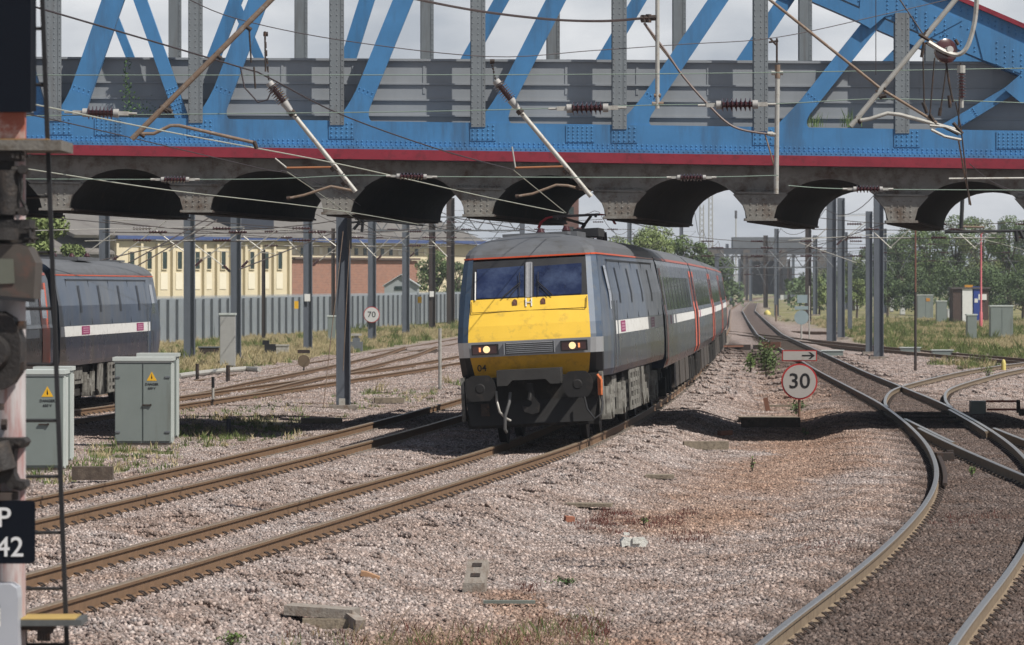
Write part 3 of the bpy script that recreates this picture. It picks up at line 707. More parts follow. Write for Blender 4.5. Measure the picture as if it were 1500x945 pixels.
stripem = mat('off_white_stripe', (.72, .72, .70), .45, 0, .06, 3, (.4, .38, .35), .3, 6)
magenta = mat('magenta_block', (.28, .02, .11), .45, 0, .1, 4)
stripgrey = mat('headlight_panel_grey', (.30, .31, .33), .4, .3, .08, 4)
lensm = mat('lamp_lit', (1, .8, .45), .3, 0, .02, 3, emit=(1, .68, .32), estr=.5)
lens2 = mat('marker_lamp_amber', (.8, .3, .12), .3, 0, .05, 3, emit=(1, .35, .12), estr=.5)
lampbox = mat('lamp_recess', (.06, .028, .028), .35, 0, .2, 6)
steelb = mat('worn_buffer_steel', (.018, .017, .017), .7, .1, .3, 8, (.05, .04, .035), .25, 5, spec=.3)
HL = 18.6                                        # body length behind the buffer faces
LV = [(1.16, .80, 1.20, .95), (1.28, .72, 1.27, 1.03), (1.6, .55, 1.29, 1.08), (1.87, .53, 1.30, 1.10), (1.93, .55, 1.30, 1.10), (2.15, .64, 1.29, 1.09), (2.63, .92, 1.27, 1.055), (3.32, 1.34, 1.20, 1.02), (3.37, 1.38, 1.18, 1.01)]
WS = [1.32, 1.36, 1.375, 1.375, 1.375, 1.37, 1.345, 1.225, 1.20]
def outline(z, yf, wc, wp, ws, L_):
    return [(0, yf), (wp*.5, yf+.012), (wp, yf+.04), (wp+.5*(wc-wp), yf+.075), (wc, yf+.17), (wc+.012, yf+.30), (ws, yf+1.5), (ws, L_)]
rowsL = [[(x, y, z) for x, y in outline(z, yf, wc, wp, ws, HL)] for (z, yf, wc, wp), ws in zip(LV, WS)]
for t in [R(a) for a in (10, 22, 36, 52, 68, 82, 90)]:
    z = 3.37+.42*math.sin(t); k = math.cos(t)**.8
    yf = 1.38+1.5*(1-math.cos(t))**.9
    rowsL.append([(x*k if i < 7 else x*k, y, z) for i, (x, y) in enumerate(outline(z, yf, 1.18, 1.01, 1.20, HL))])
NC = 8
def patch(levels, cols, mb, mirror=True, off=0, only=0):
    for i in levels:
        for j in cols:
            q = [rowsL[i][j], rowsL[i][j+1], rowsL[i+1][j+1], rowsL[i+1][j]]
            for sg in ((1, -1) if not only else (only,)):
                w_ = [Vector((sg*a[0], a[1], a[2])) for a in q]
                if off:
                    nn = (w_[1]-w_[0]).cross(w_[3]-w_[0]).normalized()*sg; w_ = [a+nn*off for a in w_]
                mb.quad(*(w_ if sg == 1 else w_[::-1]))
def make_loco():
    t = thing('locomotive', 'x', 'locomotive')
    b = MB(); patch(range(0, 8), (6,), b)
    xs = rowsL; b.add([Vector((sg*r[7][0], HL, r[7][2])) for sg in (1, -1) for r in (rowsL if sg == 1 else rowsL[::-1])], [tuple(range(2*len(rowsL)))])
    b.add([Vector((sg*x, y, 1.16)) for sg in (1, -1) for (x, y, z) in (rowsL[0] if sg == 1 else rowsL[0][::-1])], [tuple(range(2*NC-1, -1, -1))])
    patch(range(0, 8), (5,), b)
    body = b.build('body', slate, t, ang=25)
    for side in (1, -1):
        b = MB(); patch((3, 4, 5, 6, 7), (2, 3, 4), b, only=side); b.build('corner_pillar', pillar, t, ang=50)
        b = MB(); patch((0, 1), (2, 3, 4), b, only=side); b.build('lower_corner', black, t)
    b = MB(); patch(range(8, 15), range(0, 7), b); b.build('roof', roofm, t, ang=50)
    b = MB()                                     # red line under the roof
    for i in range(0, 7):
        for sg in (1, -1):
            a, c = [Vector((sg*rowsL[8][k][0]*1.004, rowsL[8][k][1]-.006, 3.372)) for k in (i, i+1)]; b.bar(a, c, .03, .028)
    b.build('cantrail_line', orange, t)
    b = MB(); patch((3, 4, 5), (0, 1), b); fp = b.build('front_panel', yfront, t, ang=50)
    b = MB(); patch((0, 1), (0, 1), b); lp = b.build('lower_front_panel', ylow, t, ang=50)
    text('number', '04', .17, black, lp, (-.88, .615, 1.40), (R(104), 0, 0))
    # light strip
    b = MB(); patch((2,), (0, 1), b); b.cm = 0; st = b.build('light_panel', stripgrey, t, ang=50)
    b = MB(); patch((2,), (2, 3, 4), b); b.build('corner_band', mat('bright_corner_band', (.5, .51, .52), .35, .6, .06, 3), t, ang=60)
    for sg in (-1, 1):
        b = MB(); b.box((sg*.80, .530, 1.735), (.44, .045, .15)); lb = b.build('headlight_box', lampbox, st)
        b = MB(); [b.box((sg*.80, .525, 1.735+q), (.48, .05, .018)) for q in (-.084, .084)]; [b.box((sg*.80+q, .525, 1.735), (.018, .049, .186)) for q in (-.231, .231)]; b.build('headlight_bezel', steelb, lb)
        f_ = MB(); f_.tube([(sg*.80-sg*.03, .512, 1.735), (sg*.80-sg*.03, .502, 1.735)], [.064, .062], 20); f_.build('headlight', lensm, lb)
        f_ = MB(); f_.box((sg*.80+sg*.09, .505, 1.735), (.035, .010, .08)); f_.build('marker_light', lens2, lb)
    b = MB(); b.box((0, .545, 1.735), (.92, .06, .21)); g = b.build('grille', mat('grille_recess', (.06, .06, .065), .6), st)
    b = MB()
    for k in range(6): b.box((0, .508, 1.65+k*.034), (.84, .02, .016), (R(25), 0, 0))
    for sx in (-.45, .45): b.box((sx, .508, 1.735), (.02, .02, .21))
    b.build('grille_slat', stripgrey, g)
    # windscreen recess and panes
    b = MB(); patch((6,), (0, 1), b); wf = b.build('windscreen_surround', black, t)
    def wsp(x, f, o=0): 
        y = .92+(1.34-.92)*f; z = 2.63+.69*f; n_ = Vector((0, -.69, .42)).normalized(); return Vector((x, y+.02*abs(x), z))+n_*o
    for x0, x1, lb in ((-.95, -.09, 'left'), (.09, .95, 'right')):
        b = MB(); b.quad(wsp(x0, .03, .006), wsp(x1, .03, .006), wsp(x1, .83, .006), wsp(x0, .80, .006)); b.build('windscreen', glassb, wf, smooth=False)
    b = MB(); b.bar(wsp(-.045, .0, .01), wsp(-.045, .9, .01), .03, .03); b.bar(wsp(.045, .0, .01), wsp(.045, .9, .01), .03, .03); b.bar(wsp(0, .0, .0), wsp(0, .92, .0), .09, .02); b.build('centre_pillar', mat('aluminium_pillar', (.35, .35, .36), .4, .5, .1, 20), wf)
    for sg in (-1, 1):
        b = MB(); b.bar(wsp(sg*.17, .02, .03), wsp(sg*.17, .62, .05), .012, .012)
        b.bar(wsp(sg*.15, .38, .05), wsp(sg*.43-(.05 if sg < 0 else 0), .0, .04), .018, .015); b.bar(wsp(sg*.15, .34, .05), wsp(sg*.36, .0, .04), .012, .012); b.build('wiper', black, wf)
    b = MB(); b.bar(wsp(-.97, -.02, .012), wsp(-.97, .72, .012), .02, .012); b.build('window_seal', stripem, wf)
    # yellow details below the screen
    b = MB(); b.bar((-1.03, .79, 2.40), (1.03, .79, 2.40), .01, .012); b.bar((1.03, .79, 2.40), (1.04, .91, 2.6), .012, .01); b.bar((-1.03, .79, 2.40), (-1.04, .91, 2.6), .012, .01); b.build('hatch_edge', mat('shadow_gap', (.10, .06, .01), .8), fp)
    for x_ in (-.255, .255):
        b = MB(); b.prism([(x_-.045, .84, 2.50), (x_+.045, .84, 2.50), (x_+.04, .865, 2.57), (x_, .885, 2.60), (x_-.04, .865, 2.57)], (0, .04, .02)); b.build('washer_nozzle', mat('dark_brown_fitting', (.09, .03, .015), .6), fp)
    b = MB()
    for x_ in (-.05, .05): b.bar((x_, .815, 2.47), (x_, .885, 2.62), .02, .02)
    b.bar((-.06, .845, 2.545), (.06, .845, 2.545), .02, .02); b.build('lamp_bracket', stripem, fp)
    # side details
    for sg in (1, -1):
        def sp2(y, z, o=.006):
            zz = [l[0] for l in LV]; x_ = np.interp(z, zz, WS); return Vector((sg*(float(x_)+o), y, z))
        def sq(mb, y0, y1, z0, z1, o=.006):
            zs = [z0]+[l[0] for l in LV if z0 < l[0] < z1]+[z1]
            for a, c in zip(zs[:-1], zs[1:]):
                q = [sp2(y0, a, o), sp2(y1, a, o), sp2(y1, c, o), sp2(y0, c, o)]; mb.quad(*(q if sg == 1 else q[::-1]))
        b = MB(); sq(b, 3.3, HL-.1, 1.88, 2.13, .005); s1 = b.build('white_stripe', stripem, t, smooth=False)
        for y_ in (4.6, HL-4.6):
            b = MB(); sq(b, y_, y_+1.3, 1.905, 2.115, .009); q = b.build('magenta_emblem', magenta, s1, smooth=False)
            b = MB()
            for k in range(3): sq(b, y_+.2, y_+1.1, 1.94+k*.055, 1.965+k*.055, .012)
            b.build('emblem_lines', mat('pale_pink_line', (.5, .25, .35), .5), s1, smooth=False)
        b = MB(); sq(b, 2.6, HL-.02, 1.17, 1.88, .003); b.build('lower_navy_band', navy, t, smooth=False)
        # louvre panels
        for y_ in (5.2, 8.6, 12.0, 15.2):
            b = MB(); sq(b, y_-.16, y_+.16, 2.45, 3.12, .008); b.build('louvre', mat('louvre_dark', (.02, .025, .035), .5), t, smooth=False)
        b = MB()
        for y_ in (3.4, 6.8, 10.2, 13.5, 17.0): b.bar(sp2(y_, 2.15, .004), sp2(y_, 3.28, .004), .05, .012)
        b.bar(sp2(3.4, 3.26, .01), sp2(17, 3.26, .01), .03, .03); b.build('panel_joint', mat('panel_gap', (.03, .035, .045), .6), t)
        b = MB(); sq(b, 2.25, 2.8, 2.35, 3.15, .006); b.build('cab_side_window', glassd, t, smooth=False)
        for yh in (3.05, 3.75):
            b = MB(); b.bar(sp2(yh, 1.3, .03), sp2(yh, 2.5, .03), .02, .02); b.build('handrail', steelgrey, t)
        b = MB(); sq(b, 3.15, 3.65, 1.25, 3.2, .004); b.build('cab_door', slate, t, smooth=False)
    # black gangway box at the rear end
    b = MB(); b.box((0, HL+.18, 2.3), (1.2, .34, 2.1)); b.build('gangway', black, t)
    # buffer beam
    b = MB(); b.box((0, .62, 1.0), (2.36, .25, .45)); b.box((0, .72, .58), (2.36, .2, .52)); b.build('buffer_beam', under, t)
    b = MB(); b.prism([(-1.18, .48, .80), (1.18, .48, .80), (1.10, .40, .38), (-1.10, .40, .38)], (0, .12, 0)); b.build('snow_plough', mat('plough_grime', (.009, .008, .008), .7, 0, .3, 5), t)
    b = MB(); b.prism([(-.57, .06, 1.36), (.57, .06, 1.36), (.57, .06, 1.08), (.38, .06, 1.08), (.30, .06, 1.17), (-.30, .06, 1.17), (-.38, .06, 1.08), (-.57, .06, 1.08)], (0, .5, 0)); b.build('coupler_housing', mat('grimy_housing', (.032, .030, .028), .65, 0, .3, 4, (.02, .018, .016), .4, 6), t)
    for sg in (-1, 1):
        b = MB(); pts = []; n_ = 26
        for k in range(n_):
            a = 2*math.pi*k/n_; r_ = .275; x_ = r_*math.cos(a); z_ = r_*math.sin(a); z_ = max(-.225, min(.235, z_)); pts.append((sg*.868+x_, .0, 1.05+z_))
        b.prism(pts, (0, .045, 0)); b.tube([(sg*.868, -.012, 1.05), (sg*.868, .02, 1.05)], [.07, .12], 16); b.tube([(sg*.868, .03, 1.05), (sg*.868, .5, 1.05)], [.10, .14], 14); b.build('buffer', steelb, t, ang=30)
    b = MB()
    hk = [(.0, .0)]; 
    b.prism([(-.05, .18, 1.1), (.05, .18, 1.1), (.08, .18, .85), (.17, .18, .72), (.14, .18, .58), (.02, .18, .55), (-.12, .18, .6), (-.15, .18, .72), (-.03, .18, .68), (.03, .18, .74), (-.02, .18, .84)], (0, .12, 0))
    b.tube([(.0, .25, 1.0), (0, .15, .86), (-.02, .14, .8)], .04, 8); b.build('coupling_hook', steelb, t)
    b = MB(); b.tube([(-.62, .35, .98), (-.6, .22, .8), (-.56, .2, .62), (-.46, .25, .5), (-.38, .3, .45)], .022, 8); b.build('brake_hose', galv, t)
    b = MB(); b.tube([(-.36, .3, .95), (-.38, .2, .78), (-.46, .16, .55), (-.48, .2, .3), (-.46, .26, .25)], .03, 8); b.build('brake_hose', mat('rubber_hose', (.10, .10, .10), .5), t)
    b = MB(); b.tube([(.95, .3, .85), (1.0, .22, .6), (1.12, .25, .42), (1.24, .32, .5), (1.27, .4, .7), (1.22, .45, .9)], .02, 8); b.build('jumper_cable', black, t)
    b = MB(); b.box((1.235, .42, 1.0), (.07, .12, .34)); b.tube([(1.2, .36, 1.2), (1.27, .34, 1.1), (1.26, .33, .85)], .025, 6); b.build('orange_socket', mat('orange_socket', (.6, .16, .05), .5, 0, .3, 20), t)
    b = MB(); b.box((-.83, .38, .66), (.15, .06, .22)); b.tube([(-.83, .34, .66), (-.83, .30, .66)], .05, 10); b.build('lamp_socket', iron, t)
    # side skirt and bogies
    for sg in (-1, 1):
        b = MB(); b.box((sg*1.24, .72, .86), (.06, .34, .78)); b.build('side_skirt', bogiem, t)
    for yc in (4.3, 14.8):
        bg = MB()
        for sg in (-1, 1):
            bg.box((sg*1.12, yc, .78), (.14, 3.9, .20)); bg.box((sg*1.12, yc, .95), (.2, 1.2, .3))
            for k in (-1.6, 1.6): bg.box((sg*1.16, yc+k, .56), (.2, .5, .44)); bg.tube([(sg*1.05, yc+k, .5), (sg*1.30, yc+k, .5)], .15, 12)
            for k in (-1.0, 1.0, -2.2, 2.2): bg.tube([(sg*1.2, yc+k, .45), (sg*1.2, yc+k, .95)], .085, 10)
        bg.box((0, yc, .78), (2.2, .5, .18)); fr = bg.build('bogie', bogiem, t)
        for k in (-1.6, 1.6):
            wb = MB()
            for sg in (-1, 1):
                wb.tube([(sg*.70, yc+k, .5), (sg*.81, yc+k, .5)], .5, 28); wb.tube([(sg*.665, yc+k, .5), (sg*.70, yc+k, .5)], .53, 28)
            wb.tube([(-.7, yc+k, .5), (.7, yc+k, .5)], .09, 10); wb.build('wheelset', steelb, fr)
    for sg in (-1, 1):                            # pale slotted steps / equipment between bogies
        b = MB()
        for z_ in (.40, .57, .75, .93, 1.11): b.box((sg*1.29, 9.0, z_), (.03, 3.0, .07))
        for y_ in (7.6, 8.5, 9.2, 9.9, 10.4): b.box((sg*1.295, y_, .755), (.03, .22, .78))
        b.build('step_frame', bogiem, t)
        b = MB(); b.box((sg*1.10, 9.6, .72), (.2, 5.6, .80)); b.build('equipment_box', under, t)
        b = MB(); b.prism([(sg*1.27, 11.3, 1.15), (sg*1.27, 12.1, 1.15), (sg*1.27, 12.2, .5), (sg*1.27, 11.8, .34), (sg*1.27, 11.4, .6)], (sg*.03, 0, 0)); b.build('bracket_plate', bogiem, t)
    b = MB(); b.box((0, 9.6, .75), (2.2, 17.2, .75)); b.build('underframe', mat('under_dark', (.02, .018, .016), .95), t)
    # roof gear and pantograph
    for bc, bd_ in (((0, 3.2, 3.79), (1.2, .8, .05)), ((.1, 7.5, 3.80), (.9, 3.5, .12)), ((-.2, 11, 3.80), (1.2, 2.5, .10))):
        b = MB(); b.box(bc, bd_); b.build('roof_hatch', roofm, t)
    pg = MB()
    pg.tube([(-.35, 5.0, 3.95), (.35, 5.0, 3.95)], .05, 8); pg.tube([(0, 5.0, 3.95), (0, 6.6, 4.15)], .04, 8); pg.tube([(0, 6.6, 4.15), (-.3, 4.4, 4.27)], .03, 8); pg.tube([(0, 6.6, 4.15), (.3, 4.4, 4.27)], .03, 8)
    for x_ in (-.45, .45):
        for y_ in (4.6, 5.9): pg.tube([(x_, y_, 3.72), (x_, y_, 3.95)], [.07, .06], 8)
    pg.bar((-.5, 4.6, 3.95), (.5, 4.6, 3.95), .05, .05); pg.bar((-.45, 4.6, 3.95), (-.45, 5.9, 3.95), .05, .05); pg.bar((.45, 4.6, 3.95), (.45, 5.9, 3.95), .05, .05); pg.bar((-.45, 5.9, 3.95), (.45, 5.9, 3.95), .05, .05)
    pn = pg.build('pantograph', mat('pantograph_frame', (.05, .04, .04), .5, .2), t)
    b = MB()
    for y_ in (4.25, 4.6): b.bar((-.48, y_, 4.30), (.48, y_, 4.30), .06, .045)
    b.bar((-.4, 4.25, 4.26), (-.4, 4.6, 4.26), .03, .03); b.bar((.4, 4.25, 4.26), (.4, 4.6, 4.26), .03, .03); b.build('collector_head', mat('pantograph_frame', ()), pn)
    for sg in (-1, 1):
        b = MB()
        for y_ in (4.25, 4.6): b.tube([(sg*.48, y_, 4.30), (sg*.62, y_, 4.28), (sg*.74, y_, 4.20), (sg*.80, y_, 4.08)], .016, 8)
        b.build('horn', mat('red_horn', (.35, .02, .03), .5), pn)
    pn.location = (0, 8.6, 0)
    b = MB(); 
    for x_, y_ in ((.3, 6.4), (-.3, 7.6), (.35, 9.0)): b.tube([(x_, y_, 3.75), (x_, y_, 3.8), (x_, y_, 3.83), (x_, y_, 3.9), (x_, y_, 3.98)], [.05, .09, .06, .09, .04], 10)
    b.build('roof_insulator', porc, t)
    b = MB(); b.box((.55, 8.8, 3.86), (.5, 1.6, .16)); b.build('roof_box', black, t)
    return t
def place(o, t, Ynose, length, rear=False, front_off=None):
    """stand a vehicle on track t, front at Ynose, body chord to Ynose+length"""
    x0, x1 = float(t.X(Ynose)), float(t.X(Ynose+length)); a = math.atan2(x1-x0, length)
    M = Matrix.Translation((x0, Ynose, t.z)) @ Matrix.Rotation(-a, 4, 'Z') @ Matrix.Rotation(-math.atan(t.cant/.75), 4, 'Y')
    if rear: M = M @ Matrix.Translation((0, length, 0)) @ Matrix.Rotation(math.pi, 4, 'Z')
    o.matrix_local = M
loco = make_loco(); place(loco, T1, 76.3, 19.1)
loco['label'] = 'express locomotive with big yellow front and lit headlights in the centre'; loco['group'] = 'navy locomotives'
loco2 = copy_tree(loco); T5b = T5; place(loco2, T5, 102.3, 19.1, rear=True)
loco2['label'] = 'navy locomotive seen from its dusty side, partly hidden at the left edge'
for c in list(loco2.children):
    if c.name.startswith('pantograph'):
        for g_ in list(c.children): bpy.data.objects.remove(g_)
        bpy.data.objects.remove(c)
# coaches
def make_coach():
    t = thing('coach', 'x', 'train coach'); L_ = 22.6; y0 = .25
    pr = [(1.28, .95), (1.36, 1.15), (1.375, 1.6), (1.375, 1.9), (1.37, 2.12), (1.35, 2.2), (1.26, 3.0), (1.23, 3.25), (1.16, 3.42)]
    rf = [(1.16, 3.42), (1.0, 3.58), (.75, 3.70), (.4, 3.77), (0, 3.79)]
    def sweep(p, mb, ya, yb, o=0):
        for sg in (1, -1):
            for a, c in zip(p[:-1], p[1:]):
                q = [(sg*(a[0]+o), ya, a[1]), (sg*(a[0]+o), yb, a[1]), (sg*(c[0]+o), yb, c[1]), (sg*(c[0]+o), ya, c[1])]; mb.quad(*(q if sg == 1 else q[::-1]))
    b = MB(); sweep(pr, b, y0, L_)
    full = pr+rf[1:]
    for yy in (y0, L_): b.add([(x, yy, z) for x, z in full]+[(-x, yy, z) for x, z in full[::-1][1:]], [tuple(range(2*len(full)-1))])
    b.build('body', navy, t, ang=25)
    b = MB(); sweep(rf, b, y0+.02, L_-.02); b.build('roof', roofm, t, ang=60)
    b = MB(); sweep([(1.195, 3.36), (1.165, 3.42)], b, y0+.1, L_-.1, .006); b.build('cantrail_line', mat('faded_red_line', (.3, .08, .06), .5), t)
    def X(z): return float(np.interp(z, [a[1] for a in pr], [a[0] for a in pr]))
    def sq(mb, sg, ya, yb, za, zb, o):
        zs = [za]+[a[1] for a in pr if za < a[1] < zb]+[zb]
        for a, c in zip(zs[:-1], zs[1:]):
            q = [(sg*(X(a)+o), ya, a), (sg*(X(a)+o), yb, a), (sg*(X(c)+o), yb, c), (sg*(X(c)+o), ya, c)]; mb.quad(*(q if sg == 1 else q[::-1]))
    for sg in (1, -1):
        for k in range(8):
            ya = 2.7+k*2.15; b = MB(); sq(b, sg, ya, ya+1.85, 2.22, 2.98, .006); b.build('window', glassd, t, smooth=False)
        b = MB(); sq(b, sg, 2.0, L_-2.0, 1.90, 2.10, .005); st = b.build('white_stripe', stripem, t, smooth=False)
        b = MB(); sq(b, sg, 3.2, 4.1, 1.90, 2.10, .009); b.build('magenta_emblem', magenta, st, smooth=False)
        for ya in (.7, L_-1.6):
            b = MB(); sq(b, sg, ya, ya+1.1, 1.0, 3.18, .01); d = b.build('door', orange, t, smooth=False)
            b = MB(); sq(b, sg, ya+.22, ya+.88, 2.35, 3.02, .014); b.build('door_window', glassd, d, smooth=False)
    b = MB(); b.box((0, L_/2, .82), (2.3, L_-1, .3)); b.build('underframe', mat('under_dark', ()), t)
    b = MB()
    for ya, l_ in ((6.6, 3.0), (10.5, 3.4), (14.6, 2.2)):
        b.box((0, ya+l_/2, .68), (2.56, l_, .62))
    b.build('equipment_box', mat('brown_skirt', (.075, .062, .052), .8, 0, .35, 2, (.02, .018, .016), .6, 1.2), t)
    for yc in (3.0, L_-2.8):
        bg = MB()
        for sg in (-1, 1):
            bg.box((sg*1.1, yc, .72), (.14, 3.2, .22)); bg.box((sg*1.13, yc, .9), (.24, .9, .35))
            for k in (-1.3, 1.3): bg.box((sg*1.15, yc+k, .5), (.22, .42, .42)); bg.tube([(sg*1.22, yc+k*.6, .35), (sg*1.22, yc+k*.6, .9)], .09, 8)
        bg.box((0, yc, .72), (2.16, .5, .18)); fr = bg.build('bogie', under, t)
        for k in (-1.3, 1.3):
            wb = MB()
            for sg in (-1, 1): wb.tube([(sg*.68, yc+k, .46), (sg*.81, yc+k, .46)], .46, 20)
            wb.build('wheelset', steelb, fr)
    b = MB(); b.box((0, -.1, 2.2), (1.5, .75, 2.3)); b.box((0, L_+.1, 2.2), (1.5, .3, 2.3)); b.build('gangway', black, t)
    return t
coach = make_coach()
names = ['coach coupled directly behind the yellow fronted locomotive', 'second coach behind the yellow fronted locomotive, largely edge on', 'third coach of the express, a narrow sliver before the curve', 'fourth coach of the express, furthest one to be seen']
Yc = 76.3+19.1
for i, lb in enumerate(names):
    c_ = coach if i == 0 else copy_tree(coach)
    place(c_, T1, Yc, 22.9); c_['label'] = lb; c_['group'] = 'coaches of the express train'; Yc += 22.95
c_ = copy_tree(coach); place(c_, T5, 102.3-23.0, 22.9); c_['label'] = 'coach with orange red door at the left edge, coupled to the side on locomotive'; c_['group'] = 'coaches at the left'
# ================================================================ left yard: fence, buildings, cabinets
FA = Vector((-18.9, 229, -.28)); FB = Vector((-4.2, 372, -.2))
fence = thing('palisade_fence', 'grey steel palisade fence along the left yard in front of the cream building', 'fence', FA)
fd = (FB-FA); FL = fd.length; fdn = fd.normalized(); a_ = math.atan2(fd.y, fd.x)
palem = mat('fence_grey_galvanised', (.26, .29, .32), .55, .15, .14, 1.2, (.30, .31, .31), .35, 2)
paled = mat('fence_rail_dark', (.08, .09, .10), .6)
def palisade(L_, n_):
    b = MB()
    for i in range(n_):
        x = (i+.5)*L_/n_; w_ = L_/n_*.70
        b.prism([(x-w_/2, 0, .08), (x+w_/2, 0, .08), (x+w_/2, 0, 2.42), (x, 0, 2.60), (x-w_/2, 0, 2.42)], (0, .02, 0))
    return b
nsec = int(FL/2.75); m0 = None
for i in range(-9, nsec):
    if m0 is None:
        o = palisade(2.75, 8).build('pale_panel', palem, fence, smooth=False); m0 = o.data
        r = MB(); r.box((1.375, .05, .5), (2.75, .05, .06)); r.box((1.375, .05, 2.1), (2.75, .05, .06)); ro = r.build('rail', paled, o, smooth=False); m1 = ro.data
        q = MB(); q.box((0, -.09, 1.2), (.10, .12, 2.4)); po = q.build('post', paled, fence, smooth=False); m2 = po.data
    else:
        o = bpy.data.objects.new('pale_panel', m0); col.objects.link(o); o.parent = fence
        ro = bpy.data.objects.new('rail', m1); col.objects.link(ro); ro.parent = o
        po = bpy.data.objects.new('post', m2); col.objects.link(po); po.parent = fence
    p_ = fdn*(i*2.75); o.location = p_; po.location = p_; o.rotation_euler = po.rotation_euler = (0, 0, a_)
for i, x in enumerate((310/1, 706-0)):
    pass
q = MB(); pnt = fdn*48; q.box(pnt+Vector((0, -.06, 1.9)), (.5, .02, .5)); q.build('warning_plate', yel, fence)
q = MB(); pnt = fdn*112; q.box(pnt+Vector((0, -.06, 2.0)), (.6, .02, .5)); q.build('warning_plate', yel, fence)

cream = mat('cream_painted_wall', (.60, .53, .38), .7, 0, .08, .4, (.50, .44, .32), .3, .8, streak=True)
creamw = mat('pale_window_apron', (.70, .65, .52), .7, 0, .06, .5)
slater = mat('grey_slate_roof', (.155, .145, .135), .8, 0, .12, .6, (.11, .10, .095), .4, .5)
winm = mat('dark_window', (.02, .035, .03), .15, 0, .3, .5)
brickm = mat('red_brick', (.27, .125, .085), .9, 0, .15, 1.5, (.20, .10, .075), .4, .3)
# brick courses
bt = brickm.node_tree; bk = bt.nodes.new('ShaderNodeTexBrick'); bk.inputs['Scale'].default_value = 1.6; bk.inputs['Color1'].default_value = (.30, .135, .09, 1); bk.inputs['Color2'].default_value = (.22, .10, .07, 1); bk.inputs['Mortar'].default_value = (.30, .24, .2, 1)
tcx = bt.nodes.new('ShaderNodeTexCoord'); sxx = bt.nodes.new('ShaderNodeSeparateXYZ'); cxx = bt.nodes.new('ShaderNodeCombineXYZ'); bt.links.new(tcx.outputs['Object'], sxx.inputs[0]); bt.links.new(sxx.outputs['X'], cxx.inputs[0]); bt.links.new(sxx.outputs['Z'], cxx.inputs[1]); bt.links.new(cxx.outputs[0], bk.inputs[0])
bt.links.new(bk.outputs[0], bt.nodes['Principled BSDF'].inputs['Base Color'])
PA, PB = P(168, 480, 380), P(700, 480, 428); bd = Vector((PB.x-PA.x, PB.y-PA.y, 0)); bL = bd.length; ba = math.atan2(bd.y, bd.x)
bld = thing('factory_building', 'long cream works building with narrow windows, pilasters and large grey roof', 'building', (PA.x, PA.y, 0), (0, 0, ba))
def bx_(x):                                      # photo x -> distance along the facade
    t = (x-750)/F; # ray X = t*Y ; point PA + bdn*s
    dn = bd.normalized(); return (t*PA.y-PA.x)/(dn.x-t*dn.y)
def bz_(y, x): s = bx_(x); Y = PA.y+bd.normalized().y*s; return EYE-(y-HZ)/F*Y
x1 = bx_(424); EV = bz_(350, 200); x9 = bx_(705)
b = MB(); b.box((x1/2, 4, EV/2-.5), (x1, 8, EV+1)); b.build('wall', cream, bld, smooth=False)
b = MB(); b.box(((x1+x9)/2, 4.4, EV/2-.5), (x9-x1, 7.9, EV+.9)); b.build('upper_wall', cream, bld, smooth=False)
bxe = bx_(608); b = MB(); b.box(((x1+bxe)/2, .2, bz_(381, 500)/2-.5), (bxe-x1, 1.0, bz_(381, 500)+1)); b.build('brick_wall', brickm, bld, smooth=False)
b = MB(); b.box(((x1+bxe)/2, .0, bz_(380, 500)+.08), (bxe-x1, 1.3, .18)); b.build('coping', mat('dark_coping', (.10, .07, .06), .8), bld)
for cxp in (192, 217.6, 240, 262, 288, 305, 326, 348, 368, 389, 409):
    xx = bx_(cxp); z0, z1 = bz_(394, cxp), bz_(369, cxp)
    b = MB(); b.box((xx, -.02, (z0+z1)/2), (.66, .10, z1-z0)); wnd = b.build('window', winm, bld, smooth=False)
    f_ = MB(); 
    for s_ in (-.36, .36): f_.box((xx+s_, -.05, (z0+z1)/2), (.08, .16, z1-z0+.16))
    f_.box((xx, -.05, z1+.04), (.64, .16, .08)); f_.box((xx, -.05, z0-.04), (.64, .16, .08)); f_.build('frame', cream, wnd, smooth=False)
    a = MB(); a.box((xx, -.02, z0-1.1), (1.0, .06, 1.5)); a.build('apron_panel', creamw, bld, smooth=False)
for cxp in (168.5, 204.5, 229, 251, 275, 297, 316, 337, 357, 379, 399, 422):
    b = MB(); b.box((bx_(cxp), -.16, EV/2-.6), (.34, .30, EV+.4)); b.build('pilaster', cream, bld, smooth=False)
for k in range(17):
    xx = x1+1.0+k*(bxe+4-x1)/17; z0, z1 = bz_(379, 500)+.3, bz_(362, 500)
    b = MB(); b.box((xx+.2, .42, (z0+z1)/2), (.5, .08, (z1-z0)*.8)); b.build('upper_window', winm if k % 3 else creamw, bld, smooth=False)
b = MB(); b.box((x9/2, -.35, EV+.12), (x9+.6, .5, .32)); b.build('gutter', mat('blue_gutter', (.05, .08, .2), .5), bld, smooth=False)
b = MB(); b.prism([(-6, -.4, EV+.28), (x9+.3, -.4, EV+.28), (x9+.3, 13, EV+5.2), (-6, 13, EV+5.2)], (0, .15, -.25)); b.build('roof', slater, bld, smooth=False)
b = MB(); b.prism([(-6, 13, EV+5.2), (x9+.3, 13, EV+5.2), (x9+.3, 27, EV), (-6, 27, EV)], (0, 0, -.25)); b.build('roof', slater, bld, smooth=False)
b = MB(); b.box((x9/2, 25, EV/2-.5), (x9, 1, EV)); b.box((x9-.2, 14, EV/2-.5), (.4, 22, EV)); b.box((.2, 14, EV/2-.5), (.4, 22, EV)); b.build('rear_wall', cream, bld, smooth=False)
for xa_, xb_ in ((364, 420),):
    b = MB(); X0, X1 = bx_(xa_), bx_(xb_); b.box(((X0+X1)/2, 3.2, EV+1.6), (X1-X0, 3.4, 2.2)); b.build('roof_window', mat('dark_rooflight', (.025, .03, .045), .3), bld, smooth=False)
